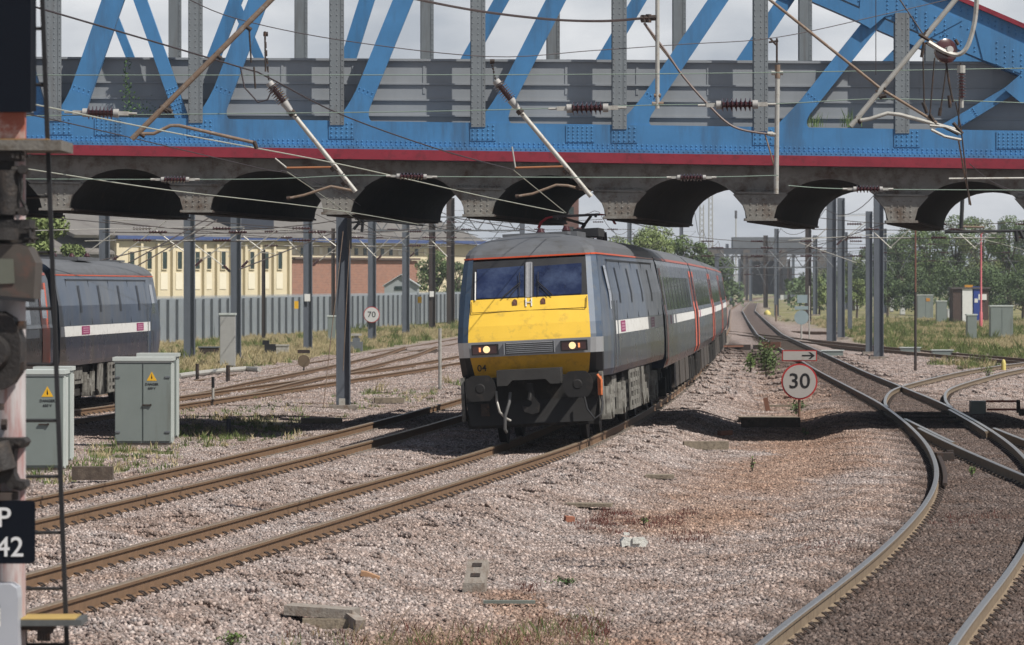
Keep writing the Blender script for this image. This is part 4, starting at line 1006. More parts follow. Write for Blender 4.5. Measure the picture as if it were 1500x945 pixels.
b = MB(); b.prism([(-9, -.2, EV-1.2), (0-.2, -.2, EV-1.2), (-.2, 5, EV+1.4), (-9, 5, EV+1.4)], (0, 0, -.2)); b.box((-4.5, 2.6, EV/2-1.2), (9, 5, EV-.5)); b.build('lean_to', slater, bld, smooth=False)
# brick block rising behind the loco
brickd = mat('dull_red_brick', (.15, .075, .06), .9, 0, .2, .5)
BK = thing('brick_tower_block', 'tall red brick block rising behind the pantograph', 'building', P(826, 440, 520))
b = MB(); b.box((.9, 3, 6), (1.8, 6, 15)); b.build('wall', brickd, BK, smooth=False)
b = MB(); b.box((.9, 3, 13.6), (2.0, 6.3, .3)); b.build('parapet', slater, BK)
b = MB(); 
for z_ in (6, 8.4, 10.8):
    q = MB(); q.box((.9, -.02, z_), (.6, .1, 1.0)); q.build('window', winm, BK)
# grey hut
hut = thing('equipment_hut', 'small pale grey gabled hut with white door behind the fence', 'hut', (P(563, 460, 372).x, 372, 0))
b = MB(); W_ = 2.5; b.prism([(0, 0, -.4), (W_+.4, 0, -.4), (W_+.4, 0, 2.9), ((W_+.4)/2, 0, 3.75), (0, 0, 2.9)], (0, 5, 0)); b.build('wall', mat('hut_grey', (.30, .33, .34), .6, 0, .06, 1), hut, smooth=False)
for sg in (0, 1):
    b = MB(); e0 = Vector((-.15 if sg == 0 else W_+.55, -.2, 2.84)); e1 = Vector(((W_+.4)/2, -.2, 3.84)); b.prism([e0, e1, e1+Vector((0, 5.4, 0)), e0+Vector((0, 5.4, 0))], (0, 0, .08)); b.build('roof', mat('hut_roof', (.40, .42, .42), .5), hut, smooth=False)
b = MB(); b.box((W_+.41, 1.4, 1.1), (.06, 1.9, 2.3)); b.build('door', white, hut)
b = MB(); b.box((1.4, -.03, 2.7), (1.0, .05, .32)); b.build('vent', winm, hut)

# grey cabinets
def cabinet(x0, x1, ytop, ybase, label, depth=.75, name='equipment_cabinet', group=None, doors=2, warn=False, mx=cabgrey, rot=0, z=None, warnside=0):
    p = GP((x0+x1)/2, ybase); s = F/p.y; W_ = (x1-x0)/s; H_ = (ybase-ytop)/s
    t = thing(name, label, 'cabinet', p, (0, 0, rot), group)
    b = MB(); b.box((0, depth/2, .05), (W_*.96, depth*.96, .14)); b.build('plinth', concrete, t)
    b = MB(); b.box((0, depth/2, H_/2+.03), (W_, depth, H_-.10)); b.build('body', mx, t, smooth=False)
    b = MB(); b.box((0, depth/2, H_), (W_+.08, depth+.1, .07)); b.box((0, depth/2, H_-.05), (W_+.03, depth+.05, .05)); b.build('lid', cablite, t, smooth=False)
    for k in range(doors):
        w_ = W_/doors; xx = -W_/2+w_*(k+.5)
        b = MB(); b.box((xx, -.012, H_/2+.01), (w_-.03, .02, H_-.22)); d = b.build('door', mx, t, smooth=False)
        if s > 40:
            b = MB()
            for zz in (.3, H_-.35): b.box((xx+(-1 if k == 0 else 1)*(w_/2-.06), -.03, zz), (.10, .02, .03))
            b.build('hinge', steelgrey, d)
    if s > 40:
        b = MB(); b.box((.08, -.04, H_*.48), (.16, .03, .02)); b.tube([(.16, -.03, H_*.48), (.16, -.06, H_*.48)], .02, 8); b.build('handle', iron, t)
        b = MB(); b.box((W_/2+.011, depth/2, H_/2), (.02, depth-.1, H_-.2)); b.box((W_/2+.03, .08, H_/2), (.03, .05, H_-.15)); b.build('sunlit_side_panel', cablite, t, smooth=False)  # right face alone is paler: sunlight put into its colour
    if warn:
        xx = W_*.18 if not warnside else warnside; zz = H_*.80
        b = MB(); b.prism([(xx-.10, -.026, zz-.08), (xx+.10, -.026, zz-.08), (xx, -.026, zz+.10)], (0, .004, 0)); wg = b.build('warning_triangle', yel, t, smooth=False)
        b = MB(); b.prism([(xx-.012, -.028, zz-.03), (xx+.014, -.028, zz-.03), (xx+.004, -.028, zz-.055), (xx-.004, -.028, zz+.06)], (0, .0015, 0)); b.build('flash_symbol', black, wg, smooth=False)
        text('lettering', 'DANGER', .065, black, t, (xx, -.026, zz-.15)); text('lettering', '650 V', .065, black, t, (xx, -.026, zz-.23))
    return t
cabinet(168, 250, 526, 655, 'grey green two door cabinet with warning triangle, right of the navy locomotive', .7, warn=True, warnside=.18)
cabinet(203, 258, 520, 645, 'cabinet with sunlit pale side standing just behind the two door one', .6, doors=1, group=None)
cabinet(22, 92, 545, 692, 'grey green cabinet half hidden behind the signal ladder', .75, doors=1, warn=True)
cabinet(52, 102, 540, 680, 'cabinet with sunlit pale edge tucked behind the one at the signal ladder', .6, doors=1)
t = cabinet(322, 344, 460, 540, 'slim concrete grey relay post between the rows of masts', .45, 'relay_post', doors=1, mx=mat('relay_grey', (.33, .33, .32), .7, 0, .1, 3))
cabinet(480, 491, 463, 503, 'slender pale cabinet against the palisade fence', .4, doors=1)
# right yard
RC = [(1344, 1367, 432, 469, 'pale grey cabinet with orange label in the far right yard', True), (1372, 1387, 441, 475, 'narrower grey cabinet just right of the one with orange label', False),
      (1451, 1484, 448, 497, 'broad double cabinet at the far right beyond the pink lamp post', False), (1417, 1431, 461, 499, 'narrow plain grey cabinet in front of the brick hut', False),
      (1319, 1326, 432, 462, 'slim white cabinet left of the thin dark pole', False), (1246, 1258, 425, 454, 'white cabinet seen between the grey masts', False),
      (1148, 1164, 409, 438, 'grey cabinet beside the far bridge and curving track', False), (1304, 1309, 436, 457, 'thin white post like cabinet in the yard', False), (1388, 1396, 453, 468, 'low white box beside the brick hut', False), (1143, 1148, 417, 440, 'small white cabinet at the far curve', False)]
for x0, x1_, yt, yb, lb, wn in RC:
    c_ = cabinet(x0, x1_, yt, yb, lb, .8, doors=2 if x1_-x0 > 20 else 1, mx=cabgrey if 'white' not in lb else mat('cabinet_white', (.55, .56, .55), .6, 0, .06, 2))
    if wn:
        q = MB(); q.box((.25, -.03, 1.9), (.35, .02, .3)); q.build('label_plate', mat('orange_label', (.5, .22, .03), .6), c_)
# brick hut with blue door
p = GP(1422, 473); s = F/p.y; W_ = 52/s; H_ = 50/s
bh = thing('brick_hut', 'dark brick hut with white door and blue door in the right yard', 'hut', p)
b = MB(); b.box((0, 1.5, H_/2-.2), (W_, 3, H_+.4)); b.build('wall', mat('dark_brick', (.075, .05, .042), .9, 0, .25, 3), bh, smooth=False)
b = MB(); b.box((0, 1.5, H_+.06), (W_+.3, 3.3, .14)); b.build('roof', mat('hut_flat_roof', (.10, .09, .085), .9), bh)
b = MB(); b.box((-W_*.08, -.04, 1.5), (.95, .06, 3.0)); b.build('door', white, bh)
b = MB(); b.box((W_*.17, -.04, 1.55), (.75, .06, 3.1)); bdr = b.build('door', mat('blue_door', (.02, .05, .26), .5), bh)
b = MB(); b.box((W_*.15, -.08, 1.9), (.28, .03, .34)); b.build('notice', white, bdr)
b = MB(); b.box((W_*.33, -.05, 2.2), (.7, .06, .5)); b.build('sign_plate', white, bh)
b = MB(); b.box((-.1, .8, H_+.22), (.7, .5, .2)); b.build('roof_sign', mat('orange_sign', (.55, .25, .02), .6), bh)

# ================================================================ masts
def mast(x, ybase, wpx, ytop, label, m=mastgrey, group='overhead line masts', plate=False, z=-.3, flange=True, Y=None, arms=0):
    p = GP(x, ybase); s = F/p.y; w_ = wpx/s; H_ = (ybase-ytop)/s
    H_ = max(H_, 6.6) if ytop < 345 else H_
    t = thing('overhead_line_mast', label, 'mast', p, (0, 0, 0), group)
    b = MB(); b.box((0, 0, H_/2), (w_*.98, w_*.12, H_))
    for sg in (-1, 1): b.box((sg*w_/2, 0, H_/2), (w_*.09, w_*.62, H_))
    b.build('column', m, t, smooth=False)
    b = MB(); b.box((0, 0, -.05), (w_*2.1, w_*2.1, .34)); b.build('foundation', concrete, t)
    if plate:
        b = MB(); b.box((w_*-.05, -w_*.35, 2.6), (w_*.7, .02, w_*.9)); b.build('number_plate', white, t)
    if H_ > 5 and arms:
        for k in range(arms):
            z0 = H_-1.0-k*.2; sg = 1 if (arms == 1 or k % 2 == 0) else -1; ln_ = 2.3
            g_ = MB(); g_.tube([(sg*w_/2, 0, z0-1.6), (sg*ln_, 0, z0)], .024, 6); g_.tube([(sg*w_/2, 0, z0), (sg*ln_, 0, z0+.05)], .016, 6); g_.tube([(sg*(ln_-.6), 0, z0-1.0), (sg*ln_*.45, 0, z0-.95)], .018, 6)
            cn = g_.build('cantilever', galv if s > 25 else steelgrey, t)
            g_ = MB(); g_.tube([(sg*(w_/2+.05+i*.03), 0, z0-1.6+i*.03+.02) for i in range(10)], [.07, .045]*5, 8); g_.build('insulator', porc, cn)
    return t
ML = [(277.5, 530, 15, 300, 'first grey mast right of the side on locomotive', mastgrey, 1), (345.5, 527, 14, 315, 'grey mast just beyond the relay post', mastgrey, 2), (451, 516, 12, 310, 'grey mast with small white plate in front of the fence', mastgrey, 1),
      (594.5, 491, 10, 318, 'slim dark mast left of the grey hut', mastgrey, 1), (633, 484, 9, 312, 'dark slender mast in front of the hut door', mastdark, 1), (660, 478, 11, 290, 'rust dark mast just left of the locomotive cab', mastdark, 2),
      (153, 545, 14, 310, 'grey mast rising behind the side on locomotive roof', mastgrey, 1), (386, 500, 5, 365, 'thin dark post before the cream building', mastdark, 0), (488, 497, 5, 340, 'thin post by the palisade fence', mastdark, 0)]
for x, yb, wp, yt, lb, m, ar in ML: mast(x, yb, wp, yt, lb, m, plate=(x in (451, 633)), arms=ar)
M1 = mast(503, 600, 19, 290, 'thick near grey mast standing just beyond the bridge between the tracks')
q = MB(); q.box((-.03, -.12, .16), (.16, .04, .26)); q.build('base_label', galv, M1)
q = MB(); q.tube([(.0, -.16, 1.0), (0.1, -.2, 3.0), (.2, -.16, 4.8)], .012, 5); q.tube([(-.5, -.8, -.1), (-.35, -.5, 1.4), (0, -.2, 4.6)], .012, 5); q.build('earth_wire', brown, M1)
q = MB(); q.box((.16, -.13, 4.6), (.12, .1, .9)); q.build('bracket', black, M1)
m70 = mast(545, 501, 11, 315, 'grey mast carrying the round 70 speed sign', mastgrey, arms=1)
MR = [(1218, 503, 13, 290, 'left one of the pair of tall grey masts beyond the 30 sign', mastgrey, 1), (1232, 497, 10, 290, 'right one of the pair of tall grey masts beyond the 30 sign', mastgrey, 1), (1273, 519, 9, 333, 'shorter slim grey mast touching the widest right hand mast', mastgrey, 0), (1287, 526, 13, 280, 'widest grey mast of the right yard, reaching the bridge', mastgrey, 0),
      (1121.5, 452, 6, 345, 'dark slim mast left of the far bridge pier', mastdark, 1), (1137.5, 464, 6, 335, 'grey slim mast in front of the far bridge', mastgrey, 2), (1184, 472, 8, 330, 'black mast between the far bridge and the pair of masts', mastdark, 1), (1194, 462, 6, 345, 'pale mast right behind the black one', mastgrey, 1), (1239, 454, 5, 340, 'thin grey mast peeping right of the mast pair', mastgrey, 0),
      (1295, 460, 7, 335, 'distant mast just right of the widest one', mastgrey, 0), (1320, 452, 4, 345, 'far dark post left of the thin dark pole', mastdark, 0), (1337, 447, 5, 350, 'far grey mast behind the thin dark pole', mastgrey, 0), (1393, 447, 6, 390, 'short far mast left of the brick hut roof', mastgrey, 0), (1410, 446, 6, 352, 'far mast rising above the brick hut', mastgrey, 0),
      (1465, 449, 7, 324, 'far grey mast right of the pink lamp post', mastgrey, 1), (1471, 448, 4, 324, 'rusty mast paired with the far grey one', mastdark, 0), (1490, 447, 7, 330, 'far mast near the right edge', mastgrey, 1), (998, 450, 5, 330, 'far mast above the coach roofs', mastgrey, 1), (922, 452, 6, 318, 'mast seen over the locomotive roof', mastgrey, 1)]
for x, yb, wp, yt, lb, m, ar in MR: mast(x, yb, wp, yt, lb, m, arms=ar)
for k in range(22):
    xx = random.choice([random.uniform(1000, 1200), random.uniform(1200, 1500)]); yb = random.uniform(438, 447); mast(xx, yb, random.uniform(3.0, 4.5), random.uniform(352, 385), 'thin distant mast, one of the crowd receding beyond the yard', mastgrey if k % 3 else mastdark, group='thin distant masts', arms=1)
# thin dark pole with pale upper part
p = GP(1341, 544); s = F/p.y
t = thing('pole', 'thin dark pole standing alone by the branch track', 'pole', p)
b = MB(); b.tube([(0, 0, -.1), (0, 0, 3.0)], [.055, .045], 10); b.build('shaft', mastdark, t)
b = MB(); b.tube([(0, 0, 3.0), (0, 0, 7.0)], [.035, .03], 8); b.build('upper_shaft', mat('reddish_pole', (.16, .07, .05), .6), t)
# pink lamp post
p = GP(1437, 481); s = F/p.y
t = thing('lamp_post', 'pink lamp post with white lantern in the right yard', 'lamp post', p)
b = MB(); b.tube([(0, 0, 0), (0, 0, 1.2), (0, 0, 1.25), (0, 0, 138/s)], [.13, .12, .085, .07], 10); b.tube([(0, 0, 137/s), (.2, 0, 141/s), (.5, 0, 141/s)], .04, 8); b.build('post', mat('pink_red_paint', (.50, .12, .14), .5, 0, .1, 2), t)
b = MB(); b.prism([(.3, -.12, 140/s), (1.1, -.12, 139/s), (1.25, -.12, 141/s), (.9, -.12, 143/s), (.4, -.12, 142.5/s)], (0, .3, 0)); b.build('lantern', white, t)

# ================================================================ signs
def roundsign(parent, txt, r, loc, border=signred, face=white, size=None):
    b = MB(); b.tube([(0, .03, 0), (0, 0, 0)], r, 40); o = b.build('sign_disc', border, parent); o.location = loc
    b = MB(); b.tube([(0, -.001, 0), (0, -.012, 0)], r*.91, 40); q = b.build('sign_face', face, o)
    text('digits', txt, size or r*1.0, black, o, (0, -.016, 0), ext=.003, sx=1.05)
facem = mat('sign_face_grey', (.42, .40, .385), .5, 0, .05, 3, (.35, .3, .28), .25, 6)
roundsign(m70, '70', 11.8/(F/m70.location.y), (-.02, -.2, (501-461)/(F/m70.location.y)), face=mat('sign_face_white', (.55, .55, .55), .5, 0, .05, 3))
p = GP(1171, 612); s = F/p.y
t = thing('speed_limit_sign', 'round 30 speed sign with red rim and right pointing arrow plate above', 'sign', p)
b = MB(); b.tube([(0, .06, -.3), (0, .06, (612-520)/s)], .035, 8); b.build('post', mat('rusty_sign_post', (.16, .09, .06), .8), t)
roundsign(t, '30', 26.5/s, (0, 0, (612-559)/s), face=facem, size=.52)
b = MB(); w_, h_ = 51/s, 16/s; b.box((0, 0, (612-521)/s), (w_, .03, h_)); ap = b.build('arrow_plate', signred, t)
b = MB(); b.box((0, -.018, (612-521)/s), (w_-.05, .006, h_-.05)); b.build('plate_face', facem, ap)
b = MB(); zc = (612-521)/s; x0 = .02
b.prism([(x0+.04, -.024, zc+.018), (x0+.27, -.024, zc+.018), (x0+.20, -.024, zc+.085), (x0+.25, -.024, zc+.085), (x0+.36, -.024, zc), (x0+.25, -.024, zc-.085), (x0+.20, -.024, zc-.085), (x0+.27, -.024, zc-.018), (x0+.04, -.024, zc-.018)], (0, .002, 0)); b.build('arrow', black, ap, smooth=False)
# back of a distant round sign
p = GP(1174, 497); s = F/p.y
t = thing('signal_board', 'pale blue grey round board seen from behind on its post', 'sign', p)
b = MB(); b.tube([(.0, .05, 0), (0, .05, 50/s)], .05, 8); b.tube([(.45, .05, 0), (.45, .05, 78/s)], .035, 8); b.build('post', galv, t)
bgm = mat('board_blue_grey', (.24, .31, .33), .6, 0, .1, 2)
b = MB(); b.tube([(.0, .03, 32/s), (0, 0, 32/s)], 10.5/s, 28); b.build('disc', bgm, t)
b = MB(); b.box((.0, 0, 46/s), (20/s, .04, 5/s)); b.box((.05, 0, 59/s), (15/s, .04, 12/s)); b.build('board', bgm, t)
# dark banner disc, left
p = GP(445, 548); s = F/p.y
t = thing('shunt_disc', 'small brown disc on a short stake beside the left tracks', 'sign', p)
b = MB(); b.tube([(0, .03, 0), (0, .03, 24/s)], .03, 8); b.build('post', iron, t)
b = MB(); b.tube([(0, .03, 19/s), (0, 0, 19/s)], 9/s, 24); b.build('disc', mat('brown_disc', (.14, .10, .06), .7, 0, .2, 6), t)
b = MB(); b.box((0, 0, 33/s), (18/s, .06, 5/s)); b.build('bar', iron, t)
def post(x, yb, yt, wpx, label, m, name='marker_post', cap=None):
    p = GP(x, yb); s = F/p.y; t = thing(name, label, 'post', p); H_ = (yb-yt)/s; w_ = wpx/s
    b = MB(); b.tube([(0, 0, -.1), (0, 0, H_*(.6 if cap else 1))], w_/2, 10); b.build('shaft', m, t)
    b = MB()
    if cap: b.tube([(0, 0, H_*.6), (0, 0, H_)], w_/2*1.15, 10); b.build('cap', cap, t)
    else: b.tube([(0, 0, H_), (0, 0, H_+.02)], w_/2*1.12, 10); b.build('cap', m, t)
    return t
post(644.5, 571, 482, 5, 'tall pale grey marker post between the tracks left of the loco', galv)
post(312, 592, 552, 4, 'black topped short stake in the ballast left of the thick mast', galv, cap=black)
post(334, 560, 536, 6, 'small dark stake beyond the first left mast', iron)
post(335, 634, 615, 7, 'stubby dark cable marker among the weeds near the grey cabinets', mat('dark_grey_cap', (.06, .06, .075), .6))
post(289, 556, 534, 5, 'small dark stake right of the first grey mast', iron)
post(1137, 470, 447, 3, 'thin rusty stake beside the far curve', brown)
# small white/dark relay items left
def prop(name, label, cat, x, y, parts, group=None, rot=0):
    p = GP(x, y); t = thing(name, label, cat, p, (0, 0, R(rot)), group)
    for nm, bm, m in parts: bm.build(nm, m, t, ang=30)
    return t
def bxs(*L_):
    b = MB()
    for c, d, *r in L_: b.box(c, d, r[0] if r else None)
    return b
prop('point_machine', 'black and white point machine by the fence side track', 'machine', 396, 522, [('housing', bxs(((0, 0, .3), (.5, .6, .5)), ((-.2, 0, .62), (.3, .4, .2))), black), ('cover', bxs(((.55, 0, .28), (.55, .5, .36)), ((.55, 0, .5), (.6, .56, .06))), galv)])
prop('point_machine', 'grey point machine below the 70 sign', 'machine', 522, 515, [('housing', bxs(((0, 0, .25), (.6, .6, .45)), ((0, 0, .55), (.35, .4, .2))), steelgrey), ('cover', bxs(((0, 0, .82), (.5, .45, .1)), ((.0, 0, .7), (.2, .2, .2))), galv)])
prop('lineside_box', 'dark lineside box behind the relay post', 'box', 306, 522, [('box', bxs(((0, 0, .22), (.9, .5, .36))), iron), ('lid', bxs(((0, 0, .42), (.96, .56, .05))), steelgrey)])
b = MB()
pts = [GP(x, y) for x, y in ((262, 556), (290, 552), (315, 549), (335, 547), (360, 545), (380, 546))]
b.tube([q+Vector((0, 0, .12)) for q in pts], .09, 8); tag(b.build('cable_conduit', galv), 'pale conduit lying along the left track beyond the cabinets', 'pipe')
# timbers and debris
def plank(x, y, W_, H_, D_, label, rot=0, m=oldwood, n=1, name='timber_baulk', cat='timber', tilt=0):
    p = GP(x, y); t = MB()
    for k in range(n):
        t.box((0, k*(D_+.02), H_/2+.035), (W_*(1-.04*k), D_, H_), (0, R(tilt), 0))
    o = t.build(name, m, None, smooth=False); o.location = p; o.rotation_euler = (0, 0, R(rot)); return tag(o, label, cat)
plank(1034, 661, .88, .16, .22, 'pale timber baulk lying right of the locomotive', 4)
plank(1127, 618, 1.45, .08, .30, 'flat timber lid over a pit under the 30 sign', 3, n=3)
plank(1129, 628, 1.35, .22, .10, 'dark timber side of the pit below the 30 sign', 3, m=timber)
plank(1175, 598, 1.9, .05, .2, 'long thin shaded board behind the 30 sign', -4, m=oldwood)
plank(966, 704, .48, .06, .20, 'short weathered board in the ballast above the red weeds', -4, n=2)
plank(858, 746, .75, .05, .15, 'long weathered board left of the red weeds', -8, n=2)
plank(471, 622, .95, .12, .5, 'timber cover at the foot of the thick mast', 5)
plank(570, 592, .8, .14, .5, 'timber cover among weeds right of the thick mast', 5)
plank(1062, 640, .1, .1, .45, 'rusty stake lying beside the pale timber baulk', -35, m=mat('rust_brown', (.18, .08, .05), .8), name='metal_stake', cat='stake')
plank(1123, 604, .12, .34, .12, 'rusty stub standing next to the 30 sign pit', 0, m=mat('rust_brown', ()), name='metal_stake', cat='stake', tilt=-12)
plank(136, 706, .62, .20, .35, 'black timber box beside the grey cabinets', 2, m=timber)
plank(746, 889, .52, .03, .09, 'thin grey green slat lying in the foreground ballast', -3, m=mat('grey_green_slat', (.16, .18, .16), .8), name='slat', cat='slat')
p = GP(485, 920)
t = thing('sleeper_stack', 'stack of broken concrete sleeper ends at the bottom left', 'sleepers', p, (0, 0, R(-6)))
b = MB(); b.box((-.1, .1, .15), (.66, .34, .09), (0, R(3), R(-5))); b.build('upper_beam', concrete, t)
b = MB(); b.box((.0, -.05, .03), (.52, .22, .13), (0, 0, R(8))); b.build('lower_beam', oldwood, t)
b = MB(); b.box((.24, -.14, .05), (.10, .30, .16), (R(12), 0, R(30))); b.build('end_block', concrete, t)
# concrete block with two slots
p = GP(694, 868); t = thing('concrete_block', 'pale slotted concrete block lying in the foreground ballast', 'block', p, (0, 0, R(-12)))
TL_ = R(-38); b = MB(); b.box((0, .14, .17), (.22, .10, .34), (TL_, 0, 0)); b.box((.01, .0, .04), (.24, .14, .11), (R(-8), 0, R(4))); b.build('block', concrete, t)
for k in (-.03, .10):
    b = MB(); c0 = Vector((0, .14, .17))+Euler((TL_, 0, 0)).to_matrix() @ Vector((0, -.051, k)); b.box(c0, (.10, .012, .045), (TL_, 0, 0)); b.build('slot', iron, t)
p = GP(929, 802); t = thing('broken_block', 'broken white block beside the red weeds', 'block', p, (0, 0, R(8)))
b = MB(); b.prism([(-.16, -.05, .0), (-.10, -.05, .03), (-.04, -.05, .0), (.13, -.05, .0), (.17, -.05, .07), (.12, -.05, .125), (.06, -.05, .10), (-.04, -.05, .115), (-.13, -.05, .13), (-.17, -.05, .08)], (0, .14, 0)); b.build('block', mat('white_polystyrene', (.60, .60, .56), .8, 0, .15, 14, bump=.5), t, smooth=False)
b = MB(); b.box((.02, -.06, .09), (.10, .03, .08)); b.box((-.1, .0, .17), (.07, .08, .03)); b.build('broken_edge', mat('white_polystyrene', ()), t, smooth=False)
b = MB(); b.prism([(-.11, 0, .03), (.09, 0, -.01), (.10, 0, .015), (-.04, 0, .07), (-.10, 0, .08)], (0, .04, .01)); o = b.build('wood_fragment', mat('orange_wood', (.36, .21, .12), .8, 0, .2, 12), smooth=False); o.location = GP(543, 848); tag(o, 'orange brown wood splinter in the lower left ballast', 'wood')
b = MB(); b.box((0, 0, .04), (.13, .09, .08), (R(8), R(6), R(20))); o = b.build('brick', mat('loose_brick', (.32, .13, .08), .85, 0, .2, 10), smooth=False); o.location = GP(834, 765); tag(o, 'loose red brick next to the weathered board', 'brick')
# yellow grit bin & orange cones bits on the far right
for x, y, lb in ((1124, 461, 'yellow marker dome at the far curve'), (1470, 543, 'pale yellow marker beside the branch track')):
    b = MB(); s = F/GP(x, y).y; r_ = (5 if x < 1200 else 3.5)/s
    b.tube([(0, 0, 0), (0, 0, r_*(.5 if x < 1200 else 3)), (0, 0, r_*(1 if x < 1200 else 4.2)), (0, 0, r_*(1.4 if x < 1200 else 4.8))], [r_, r_, r_*.7, r_*.1], 12); o = b.build('marker', mat('pale_yellow', (.6, .5, .15), .6)); o.location = GP(x, y); tag(o, lb, 'marker')
# red point rodding and box at right
prop('point_motor', 'grey and red point motor right of the junction', 'machine', 1432, 608, [('case', bxs(((0, 0, .18), (.34, .5, .3))), cabgrey), ('rod', bxs(((.55, 0, .32), (.7, .05, .05)), ((.75, .3, .12), (1.0, .05, .05))), mat('red_rodding', (.34, .07, .04), .7)), ('stub', bxs(((.95, 0, .2), (.08, .12, .3)), ((1.1, -.2, .06), (.3, .3, .14))), iron)])
for x, y, lb in ((940+440, 521, 'low grey trough box in the grass behind the thin pole'), (1333, 517, 'low pale trough lid left of the thin pole'), (1219, 522, 'small white box between mast feet')):
    prop('trough_box', lb, 'box', x, y, [('box', bxs(((0, 0, .12), (.9, .5, .22))), cabgrey), ('lid', bxs(((0, 0, .25), (1.0, .56, .04))), cablite)])
# clutter around the crossing
prop('trackside_clutter', 'rusty rods and blocks by the rails just right of the train', 'scrap', 1080, 512, [('block', bxs(((0, 0, .1), (1.2, .8, .25)), ((1.2, 1, .1), (.8, .6, .2))), iron), ('rod', bxs(((-.3, -.6, .16), (1.2, .08, .08), (0, 0, .4)), ((1.6, .2, .2), (.9, .08, .3), (0, 0, -.3))), mat('rust_brown', ()))])
# ================================================================ far bridge, towers
stonem = mat('dark_stone', (.10, .085, .075), .9, 0, .3, .25, (.16, .135, .11), .4, .5)
fb = thing('far_overbridge', 'dark distant bridge with brick piers and grey girder where the tracks vanish', 'bridge', P(1100, 431, 900))
k_ = 900/F
for xa, xb in ((-62, -40), (-12, -2), (40, 52), (95, 110)):
    b = MB(); b.box(((xa+xb)/2*k_, 3, 32*k_), ((xb-xa)*k_, 9, 66*k_)); b.build('pier', stonem, fb, smooth=False)
b = MB(); b.box((18*k_, 3, 63*k_), (165*k_, 8.6, 9*k_)); b.build('girder', mat('far_girder', (.055, .06, .07), .8, 0, .2, .4), fb, smooth=False)
b = MB(); b.box((28*k_, 2, 75*k_), (110*k_, 6, 17*k_)); b.build('upper_deck', mat('far_deck', (.12, .13, .145), .8, 0, .2, .4), fb, smooth=False)
b = MB(); b.box((18*k_, 9, 30*k_), (60*k_, 1, 60*k_)); b.build('back_wall', stonem, fb, smooth=False)
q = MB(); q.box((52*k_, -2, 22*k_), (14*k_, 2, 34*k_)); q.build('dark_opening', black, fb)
t = thing('distant_wagon', 'small dark vehicle parked before the far bridge', 'wagon', P(1068, 431, 800)); k2 = 800/F
b = MB(); b.box((0, 1, 9*k2), (21*k2, 3, 15*k2)); b.build('body', mat('far_black', (.03, .03, .035), .7), t, smooth=False)
b = MB(); b.box((11*k2, 1, 22*k2), (9*k2, 2.5, 16*k2)); b.build('white_cab', mat('far_white', (.4, .42, .44), .7), t, smooth=False)
b = MB()
for x_ in (-7, 7): b.tube([(x_*k2, -.4, 1.5*k2), (x_*k2, -.8, 1.5*k2)], 2*k2, 10)
b.build('wheels', black, t)
for i, (x, yt, lb) in enumerate(((1041, 285, 'right hand distant lattice tower against the sky'), (1028, 300, 'left hand distant lattice tower against the sky'), (1078, 320, 'faint lone distant pole above the far bridge'))):
    Yd = 1100; kk = Yd/F; b = MB(); H_ = (431-yt)*kk; w_ = (3.2 if i < 2 else 1)*kk
    t = thing('lattice_tower', lb, 'tower', P(x, 431, Yd))
    if i < 2:
        for sx in (-1, 1):
            for sy in (-1, 1): b.bar((sx*w_, sy*w_, 0), (sx*w_*.8, sy*w_*.8, H_), .16, .16)
        b.build('leg', galv, t); b = MB(); z = 0
        while z < H_-1: 
            for s_ in (-1, 1): b.bar((-s_*w_*.95, -w_, z), (s_*w_*.95, -w_, z+1.4), .10, .10)
            z += 1.4
        b.build('lattice', galv, t)
    else:
        b.tube([(0, 0, 0), (0, 0, H_)], .15, 6); b.build('shaft', galv, t); b = MB(); b.tube([(0, 0, H_), (0, 0, H_+2)], .3, 6); b.build('head', mastdark, t)
# ================================================================ foreground signal at left
YS = 23.0; sS = F/YS
def S(x, y, dy=0): return P(x, y, YS)+Vector((0, dy, 0))
def sbox(b, x0, y0, x1, y1, d0, d1):
    a, c = S(x0, y1, d0), S(x1, y0, d0); b.box(((a.x+c.x)/2, YS+(d0+d1)/2, (a.z+c.z)/2), (c.x-a.x, d1-d0, c.z-a.z))
sig0 = S(10, 945); gzs = gz(sig0.x, YS)
sg = thing('railway_signal', 'dark signal post with hooded heads, ladder and P 42 plate at the left edge', 'signal', (sig0.x, YS, gzs))
def sb(b, name, m, parent=None, **k):
    o = b.build(name, m, None, **k); o.parent = parent or sg
    o.matrix_parent_inverse = (Matrix.Translation(sg.location)).inverted() ; return o
postm = mat('flaking_white_post', (.42, .39, .39), .7, 0, .12, 6, (.26, .07, .055), .42, 9, streak=True)
hoodm = mat('dusty_black_casting', (.022, .019, .018), .65, .1, .35, 8, (.06, .045, .035), .35, 8, bump=.3, bscale=60)
hoodr = mat('dusty_hood', (.06, .05, .042), .6, 0, .3, 7, (.13, .055, .04), .35, 5)
backm = mat('signal_blue_black', (.004, .006, .011), .7, 0, .15, 3, spec=.12)
sl = mat('slate_grating', (.14, .13, .115), .85, 0, .25, 14, (.07, .055, .04), .4, 12, bump=.3)
b = MB(); b.tube([(S(10, 160).x, YS+.12, S(0, 160).z), (S(10, 160).x, YS+.12, gzs-.2)], .088, 24); sb(b, 'post', postm)
b = MB(); sbox(b, -60, -60, 48, 165, -.10, -.02); sbox(b, -60, -60, 44, 160, -.0199, .3); sb(b, 'backboard', backm, smooth=False)
b = MB(); sbox(b, -60, 163, 36, 207, -.02, .08); sb(b, 'upper_post', mat('rusty_red_white_post', (.30, .09, .06), .8, 0, .2, 5, (.5, .46, .43), .45, 6))
b = MB(); sbox(b, -60, 206, 93, 221, -.12, .5); sb(b, 'platform', sl, smooth=False)
